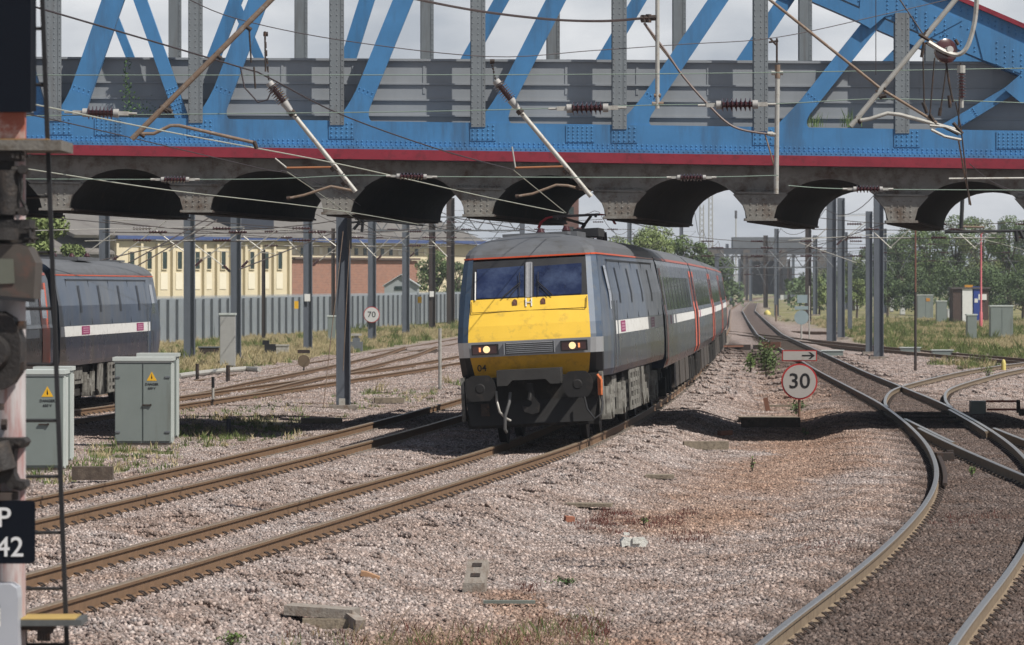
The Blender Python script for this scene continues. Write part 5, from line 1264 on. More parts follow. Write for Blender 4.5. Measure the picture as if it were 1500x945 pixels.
b = MB(); sbox(b, -60, 204, 73, 206.5, -.11, .5); sb(b, 'platform_edge', mat('rusty_edge', (.25, .14, .05), .8, 0, .3, 12))
# upper dark head with clamps
b = MB(); sbox(b, -60, 222, 20, 340, .0, .25); sbox(b, -60, 222, 33, 236, -.05, .2)
b.tube([S(12, 250, -.05), S(12, 315, -.05)], .07, 12)
for y in (249, 310): b.tube([S(20, y, -.08), S(38, y, -.08)], .018, 8); b.tube([S(36, y, -.12), S(36, y, -.02)], .025, 8)
b.tube([S(33, 249, -.08), S(35, 275, -.09), S(33, 290, -.09), S(40, 305, -.08)], .012, 6)
for x, y in ((28, 228), (37, 229), (46, 227), (22, 227)): b.tube([S(x, y, -.1), S(x, y+5, -.1)], .012, 6)
sb(b, 'head_bracket', hoodm)
b = MB(); sbox(b, -60, 322, 46, 356, -.10, .2); b.tube([S(8, 335, -.18), S(8, 352, -.18)], .09, 16)
for y in (335, 350): b.tube([S(40, y, -.12), S(60, y, -.12)], .008, 6); b.tube([S(50, y, -.13), S(54, y, -.13)], .02, 8)
sb(b, 'hinge_block', hoodm)
b = MB(); b.prism([S(-60, 358, -.2), S(30, 358, -.2), S(47, 362, -.2), S(58, 385, -.2), S(55, 438, -.2), S(-60, 425, -.2)], (0, .35, 0)); sb(b, 'hood', hoodr, smooth=False)
b = MB(); b.prism([S(-60, 378, -.21), S(26, 380, -.21), S(28, 415, -.21), S(-60, 420, -.21)], (0, .01, 0)); sb(b, 'hood_panel', mat('dusty_glass_panel', (.11, .115, .09), .4, 0, .2, 4))
b = MB(); b.bar(S(-60, 432, -.22), S(58, 440, -.22), .03, .02); sb(b, 'hood_rim', black)
b = MB()
b.tube([S(-8, 456, -.1), S(-4, 456, -.1)], .1, 8)
pl = [(-60, 456), (8, 456), (24, 466), (31, 482), (35, 500), (35, 515), (33, 545), (24, 560), (8, 570), (-60, 575)]
b.prism([S(x, y, -.16) for x, y in pl], (0, .3, 0)); sb(b, 'lamp_head', hoodm, smooth=False)
b = MB(); b.tube([S(-6, 516, -.17), S(-6, 516, -.26)], [.10, .085], 24); sb(b, 'lens_ring', hoodm)
b = MB(); b.tube([S(-6, 516, -.175), S(-6, 516, -.18)], .075, 24); sb(b, 'lens', mat('dark_lens', (.03, .02, .03), .1, coat=1))
b = MB()
for y in (476, 536): sbox(b, 30, y-6, 39, y+6, -.12, .0)
sb(b, 'clamp', iron)
b = MB()
pl = [(-60, 640), (38, 641), (43, 647), (38, 655), (26, 656), (24, 668), (24, 692), (28, 702), (40, 704), (42, 712), (34, 718), (18, 714), (12, 706), (-60, 712)]
b.prism([S(x, y, -.12) for x, y in pl], (0, .22, 0))
for y in (648, 710): b.tube([S(34, y, -.14), S(34, y, .02)], .026, 12); b.tube([S(34, y, -.16), S(34, y, -.13)], .013, 8)
b.tube([S(-6, 650, -.15), S(6, 690, -.16)], .09, 16); sb(b, 'mounting_bracket', hoodm, ang=30)
for q_ in ((S(4, 590, -.1), S(4, 600, -.1), .02), (S(2, 622, 0), S(10, 622, 0), .03)):
    b = MB(); b.tube(q_[:2], q_[2], 8); sb(b, 'bolt', iron)
b = MB(); b.tube([S(-4, 720, -.06), S(-4, 731, -.06)], .12, 16); sb(b, 'collar', iron)
# plate
b = MB(); 
x0, y0, x1_, y1 = -42, 731, 56, 823; r_ = 6; pts = []
for cx, cy, a0 in ((x1_-r_, y0+r_, -90), (x1_-r_, y1-r_, 0), (x0+r_, y1-r_, 90), (x0+r_, y0+r_, 180)):
    for k in range(5): a = R(a0+k*22.5); pts.append(S(cx+r_*math.cos(a), cy+r_*math.sin(a), -.16))
b.prism(pts, (0, .02, 0)); pl_ = sb(b, 'number_plate', backm, smooth=False)
wl = mat('plate_letter_white', (.62, .63, .64), .5, 0, .06, 8)
for s_, xx, yy, sz in (('P', 11, 757, .148), ('42', 20, 800, .148)):
    o = text('plate_text', s_, sz, wl, sg, (0, 0, 0)); o.parent = pl_; o.matrix_local = Matrix.Translation(S(xx, yy, -.164)-Vector(sg.location)+Vector(sg.location)) @ Matrix.Rotation(R(90), 4, 'X')
# pale box at the bottom with a striped emblem
b = MB(); pl = [(-60, 852), (22, 852), (31, 858), (33, 872), (33, 1010), (-60, 1010)]
b.prism([S(x, y, -.22) for x, y in pl], (0, .2, 0)); bx = sb(b, 'pale_case', mat('pale_blue_grey_case', (.36, .38, .42), .45, 0, .08, 3), smooth=False)
b = MB(); b.quad(*[S(x, y, -.223) for x, y in ((-20, 914), (8, 913), (8, 887), (-20, 887))]); em = sb(b, 'emblem', white, bx, smooth=False); em.matrix_parent_inverse = Matrix.Identity(4)
b = MB()
for k in range(4): b.quad(*[S(x, y, -.226) for x, y in ((-4, 912-k*6.5), (7, 905-k*6.5), (7, 901-k*6.5), (-4, 908-k*6.5))])
o = sb(b, 'emblem_stripe', black, em, smooth=False); o.matrix_parent_inverse = Matrix.Identity(4)
bx_fix = None
# lower shelf and ladder
b = MB(); sbox(b, 33, 906, 122, 915, -.1, .25); sb(b, 'lower_shelf', mat('shelf_grey', (.08, .085, .085), .7, 0, .2, 12), smooth=False)
b = MB(); sbox(b, 33, 904.5, 112, 906.2, -.09, .25); sb(b, 'shelf_edge', mat('dirty_yellow_edge', (.38, .26, .08), .8, 0, .2, 12))
b = MB(); sbox(b, 33, 916, 80, 922, -.05, .1); sbox(b, 56, 922, 76, 928, -.05, .1)
for x in (58, 63, 68, 73): b.tube([S(x, 926, -.05), S(x, 938, -.05)], .009, 6)
sb(b, 'bolt_group', iron)
lad = thing('signal_ladder', 'thin black ladder leaning up beside the signal post', 'ladder', (S(88, 945).x, YS+.3, gzs))
def lb_(b, name, m=black): 
    o = b.build(name, m, None); o.parent = lad; o.matrix_parent_inverse = Matrix.Translation(lad.location).inverted(); return o
def lx(y): return 51+(y+60)*(88-52)/945
for off in (0, -62):
    b = MB(); b.bar(S(lx(-120)+off, -120, .3), S(lx(1090)+off, 1090, .3), .024, .03, up=(0, 1, 0)); lb_(b, 'stile')
for k in range(-1, 14):
    y = 37+k*83.1; b = MB(); b.tube([S(lx(y)-62, y, .3), S(lx(y), y, .3)], .0095, 8); lb_(b, 'rung')

# ================================================================ overhead line: foreground
def insul(b, p, q, r, n, core=.42):
    p = Vector(p); q = Vector(q); pts = []; rs = []
    for i in range(n):
        for f_, k in ((.0, core), (.34, 1.05), (.44, 1.05), (.56, core)):
            pts.append(p+(q-p)*((i+f_)/n)); rs.append(r*k)
    pts.append(q); rs.append(r*core); b.tube(pts, rs, 14)
def sag(p, q, n=14, d=.0):
    p = Vector(p); q = Vector(q); return [p+(q-p)*(i/n)-Vector((0, 0, 4*d*(i/n)*(1-i/n))) for i in range(n+1)]
def wire(pts, Ys, label, m, r=.006, name='overhead_wire', group=None, d=0):
    """polyline through photo points; Ys = depth at each end, varying linearly along it"""
    n = len(pts); W = []
    tot = [0]
    for a, c in zip(pts[:-1], pts[1:]): tot.append(tot[-1]+math.hypot(a[0]-c[0], a[1]-c[1]))
    for (x, y), t in zip(pts, tot): 
        u = t/tot[-1]; Y = 1/((1-u)/Ys[0]+u/Ys[1]); W.append(P(x, y, Y))
    if len(W) > 2:                                # smooth
        out_ = []
        for i in range(len(W)-1):
            p0, p1, p2, p3 = W[max(i-1, 0)], W[i], W[i+1], W[min(i+2, len(W)-1)]
            for k in range(6):
                t = k/6; out_.append(.5*((2*p1)+(p2-p0)*t+(2*p0-5*p1+4*p2-p3)*t*t+(3*p1-p0-3*p2+p3)*t**3))
        W = out_+[W[-1]]
    b = MB(); b.tube(W, r, 6); o = b.build(name, m); return tag(o, label, 'wire', group)
YH = 52
def hspan(pts, label): return wire(pts, (YH, YH), label, wirem, .0065, group=None)
hspan([(-60, 110), (500, 110), (1000, 108), (1560, 99)], 'uppermost greenish cross wire in front of the grey parapet')
hspan([(-60, 171), (110, 169), (640, 163), (960, 154), (1140, 152), (1300, 145), (1560, 153)], 'greenish cross wire carrying the three large insulators')
hspan([(-60, 262), (240, 263), (400, 262), (520, 257), (640, 259), (990, 260), (1140, 257)], 'lower cross wire with three small insulators over the arches')
hspan([(1155, 272), (1250, 277), (1560, 279)], 'short lower cross wire at the right with one small insulator')
def wins(x0, x1_, y, r, n, label, y2=None, Y=YH-.02, sm=False):
    y2 = y if y2 is None else y2; a, c = P(x0, y, Y), P(x1_, y2, Y); s = F/Y
    t = thing('wire_insulator', label, 'insulator', (a+c)/2, (0, 0, 0), 'insulators in the cross wires'); o_ = (a+c)/2; a = a-o_; c = c-o_; d = (c-a).normalized()
    f_ = r/9.5; b = MB(); insul(b, a+d*.06*f_, c-d*.06*f_, r/s, n); b.build('shed_body', porc, t)
    for e, sg_ in ((a, 1), (c, -1)):
        b = MB(); b.tube([e+d*sg_*.0, e+d*sg_*.065*f_], r/s*.68, 14); b.build('end_cap', capm, t)
        b = MB(); b.bar(e-d*sg_*.0, e-d*sg_*.12*f_, .045*f_, .05*f_); b.tube([e-d*sg_*.11*f_, e-d*sg_*.22*f_], .014, 8); b.build('clevis', galv, t)
wins(121, 174, 165, 9.5, 7, 'large maroon insulator at the far left of the blue girder', 166)
wins(830, 891, 159, 9.5, 7, 'large maroon insulator left of the vertical white rod, mid picture', 158)
wins(1049, 1110, 154, 9.5, 7, 'large maroon insulator between white rod and dark tipped pole', 153)
wins(236, 277, 263, 5.5, 7, 'small insulator before the second arch', 263)
wins(581, 625, 258, 5.5, 7, 'small insulator before the arch left of centre', 259)
wins(992, 1034, 260, 5.5, 7, 'small insulator before the arch right of centre', 260)
wins(1250, 1293, 277, 5.5, 7, 'small insulator before the arch at the right', 277)
# angled steady arms with insulator
def arm(top, i0, i1, end, label, Y=56, dia=7):
    s = F/Y; base = P(*i0, Y)
    t = thing('catenary_strut', label, 'strut', base, (0, 0, 0), 'insulated struts hanging before the bridge')
    def q(p): return P(*p, Y)-base
    b = MB()
    if top:
        n_ = 6
        for k in range(n_): a = q(top)+(q(i0)-q(top))*(k/n_); c = q(top)+(q(i0)-q(top))*((k+.75)/n_); b.tube([a, c], [.016, .010], 6)
        b.tube([q(top)-Vector((.02, 0, 0)), q(top)+Vector((.04, 0, 0))], .03, 8); b.build('hanger', iron, t)
    d = (q(i1)-q(i0)).normalized()
    b = MB(); insul(b, q(i0)+d*.05, q(i1), 9.5/s, 8); b.build('insulator', porc, t)
    b = MB(); b.tube([q(i0), q(i0)+d*.08], .05, 12); b.tube([q(i1), q(i1)+d*.14], [.055, .04], 12); b.build('end_cap', capm, t)
    b = MB(); b.tube([q(i1)+d*.1, q(end)], dia/2/s, 12); b.build('tube', galv, t)
    b = MB(); L_ = (q(end)-q(i1)).length
    for f_ in (.12, .72, .88): c = q(i1)+d*(L_*f_); b.tube([c-d*.03, c+d*.03], dia*.8/s, 10); b.tube([c, c+Vector((.05, -.03, -.05))], .012, 6)
    b.build('clamp', iron, t)
    return t
arm((388, 50), (394, 121), (416, 150), (521, 281), 'pale strut with insulator aimed down right, at left centre')
arm((720, 90), (726, 118), (748, 146), (866, 288), 'browner strut with insulator pointing down to the pantograph')
def sticks(name, label, cat, Y, base, parts, group=None):
    o_ = P(*base, Y); t = thing(name, label, cat, o_, (0, 0, 0), group); s = F/Y
    for nm, pts, rpx, m in parts:
        b = MB()
        if isinstance(pts[0][0], (tuple, list)): 
            for pp in pts: b.tube([P(x, y, Y)-o_ for x, y in pp], rpx/s, 8)
        else: b.tube([P(x, y, Y)-o_ for x, y in pts], rpx/s, 10)
        b.build(nm, m, t)
    return t
sticks('registration_tube', 'long rusty tube slanting across the top left with bent arm below', 'strut', 46, (300, 100),
       [('tube', [(405, -8), (193, 204)], 4.2, brown), ('arm', [(205, 196), (225, 196), (250, 184), (262, 184), (372, 209)], 2.6, brown), ('clamp', [[(314, 78), (324, 86)], [(234, 156), (246, 164)], [(240, 158), (252, 164)], [(356, 36), (368, 44)], [(372, 207), (376, 218)], [(205, 196), (212, 200)]], 3.2, iron), ('drop_rod', [[(365, 42), (368, 92)], [(388, 46), (389, 105)], [(372, 98), (374, 130)]], 1.3, iron), ('loop', [(352, 98), (358, 128), (378, 150), (392, 146), (400, 128)], 1.2, dict(MATS)['dark_wire'])])
sticks('dropper_rod', 'white and brown vertical rod hanging at centre right', 'rod', 54, (963, 80), [('tube', [(963, -8), (963, 159)], 3.2, galv), ('clamp', [[(955, 152), (972, 152)], [(958, 140), (968, 140)]], 3, brown), ('insulator', [[(938, 27), (961, 26)], [(943, 22), (943, 33)], [(950, 21), (950, 33)]], 4.2, iron), ('stay', [(943, 34), (962, 62), (1000, 110)], 1.3, brown)])
sticks('dropper_rod', 'vertical pole with dark tip crossing the red trim at right', 'rod', 54, (1138, 180), [('tube', [(1139, 104), (1137, 284)], 3.5, galv), ('upper_band', [(1139, 95), (1139, 115)], 4, brown), ('tip', [[(1138, 56), (1138, 92)], [(1126, 62), (1140, 60)], [(1128, 56), (1137, 66)]], 1.5, iron), ('clamp', [[(1130, 107), (1147, 107)], [(1128, 197), (1140, 197)], [(1124, 196), (1132, 196)]], 3.2, galv), ('stay', [(1121, 198), (1136, 250)], 1.2, brown)])
sticks('registration_tube', 'grey tube slanting down left across the right hand girder with bent arm', 'strut', 48, (1320, 100),
       [('tube', [(1406, -8), (1246, 185)], 4, galv), ('cross_tube', [(1118, -8), (1290, 130), (1372, 180)], 2.2, brown), ('arm', [(1252, 178), (1275, 174), (1300, 166), (1318, 168), (1370, 182), (1400, 190)], 3, galv), ('clamp', [[(1284, 136), (1296, 128)], [(1288, 142), (1298, 140)], [(1252, 172), (1262, 180)], [(1350, 56), (1362, 44)]], 3.6, iron)])
sticks('hanger_rod', 'dark rod hanging just under the round disc insulator', 'rod', 47, (1385, 75),
       [('rod', [(1386, 92), (1390, 120), (1396, 150)], 1.6, iron)])
tp = sticks('dropper_assembly', 'knotted wires, clamps and short rods under the disc insulator', 'fitting', 47.5, (1380, 150),
       [('dropper', [[(1352, 78), (1354, 160)], [(1369, 85), (1362, 170)], [(1387, 95), (1378, 160)], [(1407, 92), (1404, 185)], [(1359, 170), (1372, 182), (1404, 198)], [(1400, 150), (1408, 190), (1420, 300)]], 1.1, iron), ('fitting', [[(1346, 50), (1366, 62)], [(1354, 62), (1350, 84)], [(1399, 58), (1404, 66)], [(1362, 168), (1368, 178)], [(1378, 158), (1376, 170)], [(1390, 140), (1392, 158)], [(1352, 150), (1358, 166)], [(1396, 180), (1410, 196)]], 2.6, iron), ('arm', [[(1362, 184), (1385, 186), (1408, 196)], [(1364, 190), (1384, 200), (1408, 205)]], 2.2, galv)])
for x in (1380,): pass
b = MB(); o_ = P(1385, 75, 46.9); dvec = Vector((.35, -.93, .1)).normalized(); b.tube([dvec*-.03, dvec*-.01, dvec*.03, dvec*.05], [.09, .135, .135, .08], 28); t = thing('disc_insulator', 'round maroon disc insulator near the top right corner', 'insulator', o_, (0, 0, 0)); b.build('disc', porc, t); b = MB(); b.tube([dvec*-.10, dvec*.12], .04, 12); b.build('hub', capm, t)
b = MB(); b.tube([P(1356, 62, 46.9)-o_, P(1372, 72, 46.9)-o_], .015, 8); b.build('arm', iron, t)
t = thing('suspension_insulator', 'small vertical ribbed insulator below the disc at right', 'insulator', P(1408, 125, 47)); o_ = t.location.copy()
b = MB(); insul(b, P(1408, 108, 47)-o_, P(1409, 145, 47)-o_, .048, 8); b.build('shed_body', porc, t)
b = MB(); b.tube([P(1408, 96, 47)-o_, P(1408, 107, 47)-o_], .045, 10); b.tube([P(1409, 145, 47)-o_, P(1409, 158, 47)-o_], .02, 8); b.build('cap', galv, t)
wire([(1431, -8), (1428, 30), (1418, 66), (1404, 80), (1384, 76), (1360, 62)], (46.8, 46.8), 'thick pale cable looping round the disc insulator', galv, .028, 'cable')
wire([(560, -12), (615, 0), (700, 16), (800, 28), (880, 31), (940, 27)], (60, 54), 'thick sagging brown cable at top centre', mat('cable_brown', (.16, .12, .11), .6), .018, 'cable')
wire([(944, 34), (975, 75), (1000, 111), (1036, 152), (1075, 186), (1128, 197)], (54, 54), 'thick sagging cable between the white rod and dark tipped pole', mat('cable_brown', ()), .016, 'cable')
wire([(-20, -10), (54, 11), (350, 98), (390, 112), (500, 168), (640, 218), (752, 249)], (40, 75), 'long black wire running from top left down to the centre arch', wiredk, .010)
wire([(-20, 140), (50, 153), (250, 194), (500, 241), (700, 286), (826, 312)], (38, 78), 'bright contact wire falling from the left to the pantograph', wirelt, .0075)
wire([(-20, 240), (43, 248), (250, 279), (500, 309), (700, 345)], (48, 100), 'bright contact wire over the neighbouring track', wirelt, .0075)
wire([(-20, 160), (72, 174), (388, 248), (421, 252), (500, 283), (560, 325)], (44, 96), 'darker wire crossing the red trim at left', wiredk, .007)
wire([(266, -6), (345, 27), (500, 59), (716, 83), (870, 74), (1000, 65), (1137, 55), (1300, 20), (1420, -8)], (50, 58), 'thin sagging catenary wire along the truss', wiredk, .006)
wire([(752, 249), (790, 280), (829, 312)], (75, 79), 'pale dropper wire meeting the pantograph', wirelt, .007)
wire([(421, 252), (470, 285), (520, 320), (560, 345)], (70, 100), 'pale stay wire under the second strut', wirelt, .007)
wire([(1283, -6), (1283, 110)], (50, 50), 'thin dark dropper against the blue brace', wiredk, .005)
wire([(1313, -8), (1352, 50)], (48, 48), 'dark wire dropping to the clamp knot', wiredk, .009)
wire([(1404, 205), (1412, 250), (1422, 300)], (47.5, 52), 'tan stay wire dropping over the red trim at right', brown, .010)
wire([(1390, 262), (1520, 261)], (50, 50), 'white rod lying across the girder at the right edge', galv, .014, 'steady_rod')
wire([(1420, 240), (1460, 270), (1520, 290)], (50, 60), 'fine dark wire in the right corner arch', wiredk, .005)
for i, (a, bb_, c, Y) in enumerate((((755, 246), (825, 244), (750, 215), 70), ((420, 246), (485, 245), (403, 232), 66))):
    sticks('steady_rod', ('rusty steady arm beside the centre arch', 'rusty steady arm before the second arch')[i], 'rod', Y, a, [('arm', [a, bb_], 1.6, mat('rust_arm', (.3, .12, .05), .7)), ('rod', [a, c], 1.2, galv)])
for i, (pp, Y) in enumerate((([(755, 288), (780, 284), (815, 271), (832, 272), (865, 281)], 78), ([(420, 291), (445, 286), (485, 273), (520, 280)], 74))):
    sticks('registration_tube', ('bent brown registration arm over the locomotive', 'bent brown registration arm in the second arch')[i], 'rod', Y, pp[0], [('arm', pp, 2, brown), ('joint', [pp[0], (pp[0][0]+5, pp[0][1]-1)], 3.2, iron)])
# ================================================================ overhead line beyond the bridge
def headspan(xl_, xr_, y0, Y, n_ins, label, rows=((0, 0), (18, 0), (30, 0))):
    o_ = P((xl_+xr_)/2, y0, Y); t = thing('headspan', label, 'overhead line', o_, (0, 0, 0), 'headspans beyond the bridge'); s = F/Y
    k = 0
    for dy, _ in rows:
        b = MB(); b.tube([q-o_ for q in sag(P(xl_, y0+dy, Y), P(xr_, y0+dy, Y), 12, .35 if dy == 0 else .04)], .016, 5); b.build('cross_wire', mastdark, t)
        for j in range(n_ins):
            x = xl_+(xr_-xl_)*(j+.5+.2*(k % 2))/n_ins; p_ = P(x, y0+dy, Y)-o_-Vector((0, .03, .3*0 if dy else .3)); b = MB(); insul(b, p_-Vector((.32, 0, 0)), p_+Vector((.32, 0, 0)), .06, 6); b.build('insulator', porc, t)
        k += 1
    for j in range(n_ins*2):
        x = xl_+(xr_-xl_)*(j+.35)/(n_ins*2); b = MB(); sgn = 1 if j % 2 else -1
        b.tube([P(x, y0+16, Y)-o_, P(x+sgn*.95*s, y0+46, Y)-o_], .022, 5); b.tube([P(x, y0+30, Y)-o_, P(x+sgn*1.1*s, y0+31, Y)-o_], .018, 5); b.build('registration_arm', galv if s > 28 else steelgrey, t)
headspan(150, 500, 322, 150, 3, 'crosswise wires and insulators before the cream building')
headspan(345, 660, 330, 205, 3, 'crosswise wires in front of the brick wall and roof')
headspan(500, 930, 318, 260, 4, 'crosswise wires behind the pantograph')
headspan(1000, 1290, 345, 225, 4, 'crosswise wires with insulators before the far bridge')
headspan(1140, 1500, 352, 330, 4, 'distant crosswise wires before the right hand trees')
headspan(1190, 1560, 318, 185, 3, 'higher crosswise wires beyond the widest mast')
headspan(920, 1200, 372, 420, 4, 'farthest crosswise wires over the vanishing tracks')
# portal girder lattice
for (xl_, xr_, y0, Y, lb) in ((545, 765, 318, 250, 'lattice portal girder with crossed bars left of the pantograph'), (1050, 1245, 372, 300, 'lattice portal girder before the far bridge')):
    o_ = P((xl_+xr_)/2, y0, Y); t = thing('lattice_girder', lb, 'girder', o_); s = F/Y
    for nm, dy in (('upper_bar', 0), ('lower_bar', 20)):
        b = MB(); b.bar(P(xl_, y0+dy, Y)-o_, P(xr_, y0+dy, Y)-o_, .08, .08); b.build(nm, steelgrey, t)
    b = MB(); x = xl_; 
    while x < xr_-10: b.bar(P(x, y0, Y+.1)-o_, P(x+14, y0+20, Y+.1)-o_, .06, .06); b.bar(P(x+14, y0+20, Y-.1)-o_, P(x+28, y0, Y-.1)-o_, .06, .06); x += 28
    b.build('lacing', steelgrey, t)
    for x in (xl_, xr_):
        b = MB(); z = P(x, y0, Y).z-o_.z; g0 = gz(P(x, y0, Y).x, Y)-o_.z; b.bar((P(x, y0, Y).x-o_.x, 0, g0), (P(x, y0, Y).x-o_.x, 0, z), .3, .2); b.build('leg', mastgrey, t)
# running wires along the tracks
def run(t, off, z, y0, y1, label, m=mastdark, r=.012, span=55, sg_=.6):
    W = []; y = y0
    while y < y1: W.append((float(t.X(y))+off+.2*math.sin(y/20), y, z-sg_*4*((y % span)/span)*(1-(y % span)/span))); y += 5
    b = MB(); b.tube(W, r, 5); tag(b.build('overhead_wire', m), label, 'wire')
run(T1, 0, 4.45, 108, 700, 'contact wire over the express track beyond the bridge', sg_=0); run(T1, 0, 5.8, 108, 700, 'catenary wire over the express track beyond the bridge')
run(T2, 0, 4.45, 102, 600, 'contact wire over the shaded second track', sg_=0); run(T2, .1, 5.8, 102, 600, 'catenary wire over the shaded second track')
run(T4, 0, 4.6, 70, 480, 'contact wire over the nearer fence side track', sg_=0); run(T4, 0, 5.9, 100, 480, 'catenary wire over the nearer fence side track')
run(T5, 0, 4.6, 100, 480, 'contact wire above the side on locomotive', sg_=0); run(T5, 0, 5.9, 100, 480, 'catenary wire above the side on locomotive')
run(T3, 0, 4.5, 110, 600, 'contact wire over the curved right hand track', sg_=0); run(T3, 0, 5.8, 110, 600, 'catenary wire over the curved right hand track'); run(T8, 0, 4.6, 142, 320, 'contact wire over the yard crossing track', sg_=0); run(T6, 0, 4.6, 110, 174, 'contact wire over the branch track', sg_=0)
for i, (a, c, Y0, Y1, lb) in enumerate((((0, 417), (300, 345), 120, 170, 'thick twin wire rising behind the side on locomotive'), ((180, 390), (305, 320), 130, 150, 'dark wire slanting up before the cream windows'), ((190, 396), (318, 322), 132, 152, 'second dark wire slanting up before the cream windows'), ((350, 395), (490, 340), 130, 170, 'dark wire sloping over the cream building end'), ((40, 338), (310, 332), 120, 150, 'pale green wire over the tree top'), ((1155, 352), (1310, 342), 170, 200, 'bright steady wire by the pair of masts'), ((1170, 355), (1255, 385), 170, 172, 'bright strut wire sloping right by the mast pair'), ((1330, 322), (1500, 366), 200, 230, 'pale wire sloping down before the right trees'))):
    wire([a, c], (Y0, Y1), lb, galv if i > 3 else mastdark, .02 if i in (0, 1, 2, 3) else .014)
# far right dark switching beam with knot
t = sticks('isolator_beam', 'black isolator beam with dangling gear at the right edge', 'fitting', 150, (1450, 340), [('beam', [(1384, 340), (1510, 338)], 2.2, black), ('gear', [[(1384, 340), (1392, 338)], [(1488, 338), (1490, 354)], [(1494, 338), (1500, 350)], [(1408, 335), (1410, 285)]], 3, black), ('rod', [(1408, 332), (1442, 333)], 1.6, brown)])
t = sticks('isolator_beam', 'black isolator arms fixed at the top of the thick near mast', 'fitting', 106, (540, 328), [('beam', [(515, 326), (545, 323), (620, 330)], 1.6, black), ('gear', [[(518, 336), (530, 322)], [(530, 340), (532, 322)], [(520, 320), (540, 320)], [(525, 316), (527, 330)]], 2.2, black)])

# ================================================================ trees
bark = mat('bark', (.09, .07, .055), .9, 0, .3, 3)
def leafmat(n_, c): 
    m = mat(n_, c, .75, 0, .38, .5, world=True); m.node_tree.nodes['Principled BSDF'].inputs['Specular IOR Level'].default_value = .2
    return m
LM = [leafmat('foliage_mid', (.125, .175, .068)), leafmat('foliage_dark', (.095, .135, .062)), leafmat('foliage_light', (.175, .22, .085)), leafmat('foliage_olive', (.15, .18, .078))]
def tree(x, ytop, wpx, Y, label, mi=0, group='trees round the yard', base=None, seed=None, low=.15):
    rs = np.random.default_rng(seed or int(x*7+ytop)); s = F/Y; X = (x-750)/F*Y; zt = EYE-(ytop-HZ)/s; z0 = -.3; H_ = zt-z0; Rr = wpx/s/2
    t = thing('tree', label, 'tree', (X, Y, z0), (0, 0, 0), group)
    b = MB(); b.tube([(0, 0, -.3), (.05, 0, H_*.25), (-.05, .1, H_*.5), (.1, 0, H_*.8)], [H_*.03, H_*.022, H_*.015, H_*.006], 8); b.build('trunk', bark, t)
    limbs = MB(); cl = []
    for k in range(13):
        a = rs.uniform(0, 6.28); h = H_*rs.uniform(low+.12, .88); env = math.sqrt(max(.05, 1-((h/H_-.5)/.56)**2)); r_ = Rr*env*rs.uniform(.35, .8)
        e = Vector((math.cos(a)*r_, math.sin(a)*r_, h)); limbs.tube([(0, 0, h*.6), e*.6+Vector((0, 0, h*.3)), e], [H_*.011, H_*.007, H_*.003], 5); cl.append((e, Rr*rs.uniform(.28, .5)))
    cl.append((Vector((0, 0, H_*.86)), Rr*.4)); cl.append((Vector((0, 0, H_*.6)), Rr*.6)); cl.append((Vector((0, 0, H_*.4)), Rr*.6))
    limbs.build('limb', bark, t)
    n_ = int(min(9000, max(1800, (wpx*(430-ytop))*1.5))); ls = max(1.75/s, .11)
    V = []; 
    for e, r_ in cl:
        m_ = int(n_/len(cl)); d = rs.normal(size=(m_, 3)); d /= np.linalg.norm(d, axis=1)[:, None]; rad = r_*rs.uniform(.35, 1.08, (m_, 1))**.6
        c_ = np.array(e)+d*rad*np.array([1, 1, .8]); c_[:, 2] = np.clip(c_[:, 2], .3, H_*1.03)
        nn = d*.7+rs.normal(size=(m_, 3))*.55+np.array([0, 0, .35]); nn /= np.linalg.norm(nn, axis=1)[:, None]
        u = np.cross(nn, rs.normal(size=(m_, 3))); u /= np.linalg.norm(u, axis=1)[:, None]; v = np.cross(nn, u); k = ls*rs.uniform(.5, 1.3, (m_, 1))
        V.append(np.stack([c_-u*k, c_+v*k*.55, c_+u*k, c_-v*k*.55], 1))
    V = np.concatenate(V).reshape(-1, 3); Fc = np.arange(len(V)).reshape(-1, 4)
    me = np_mesh('crown', V, Fc, LM[mi]); o = bpy.data.objects.new('crown', me); col.objects.link(o); o.parent = t
    return t
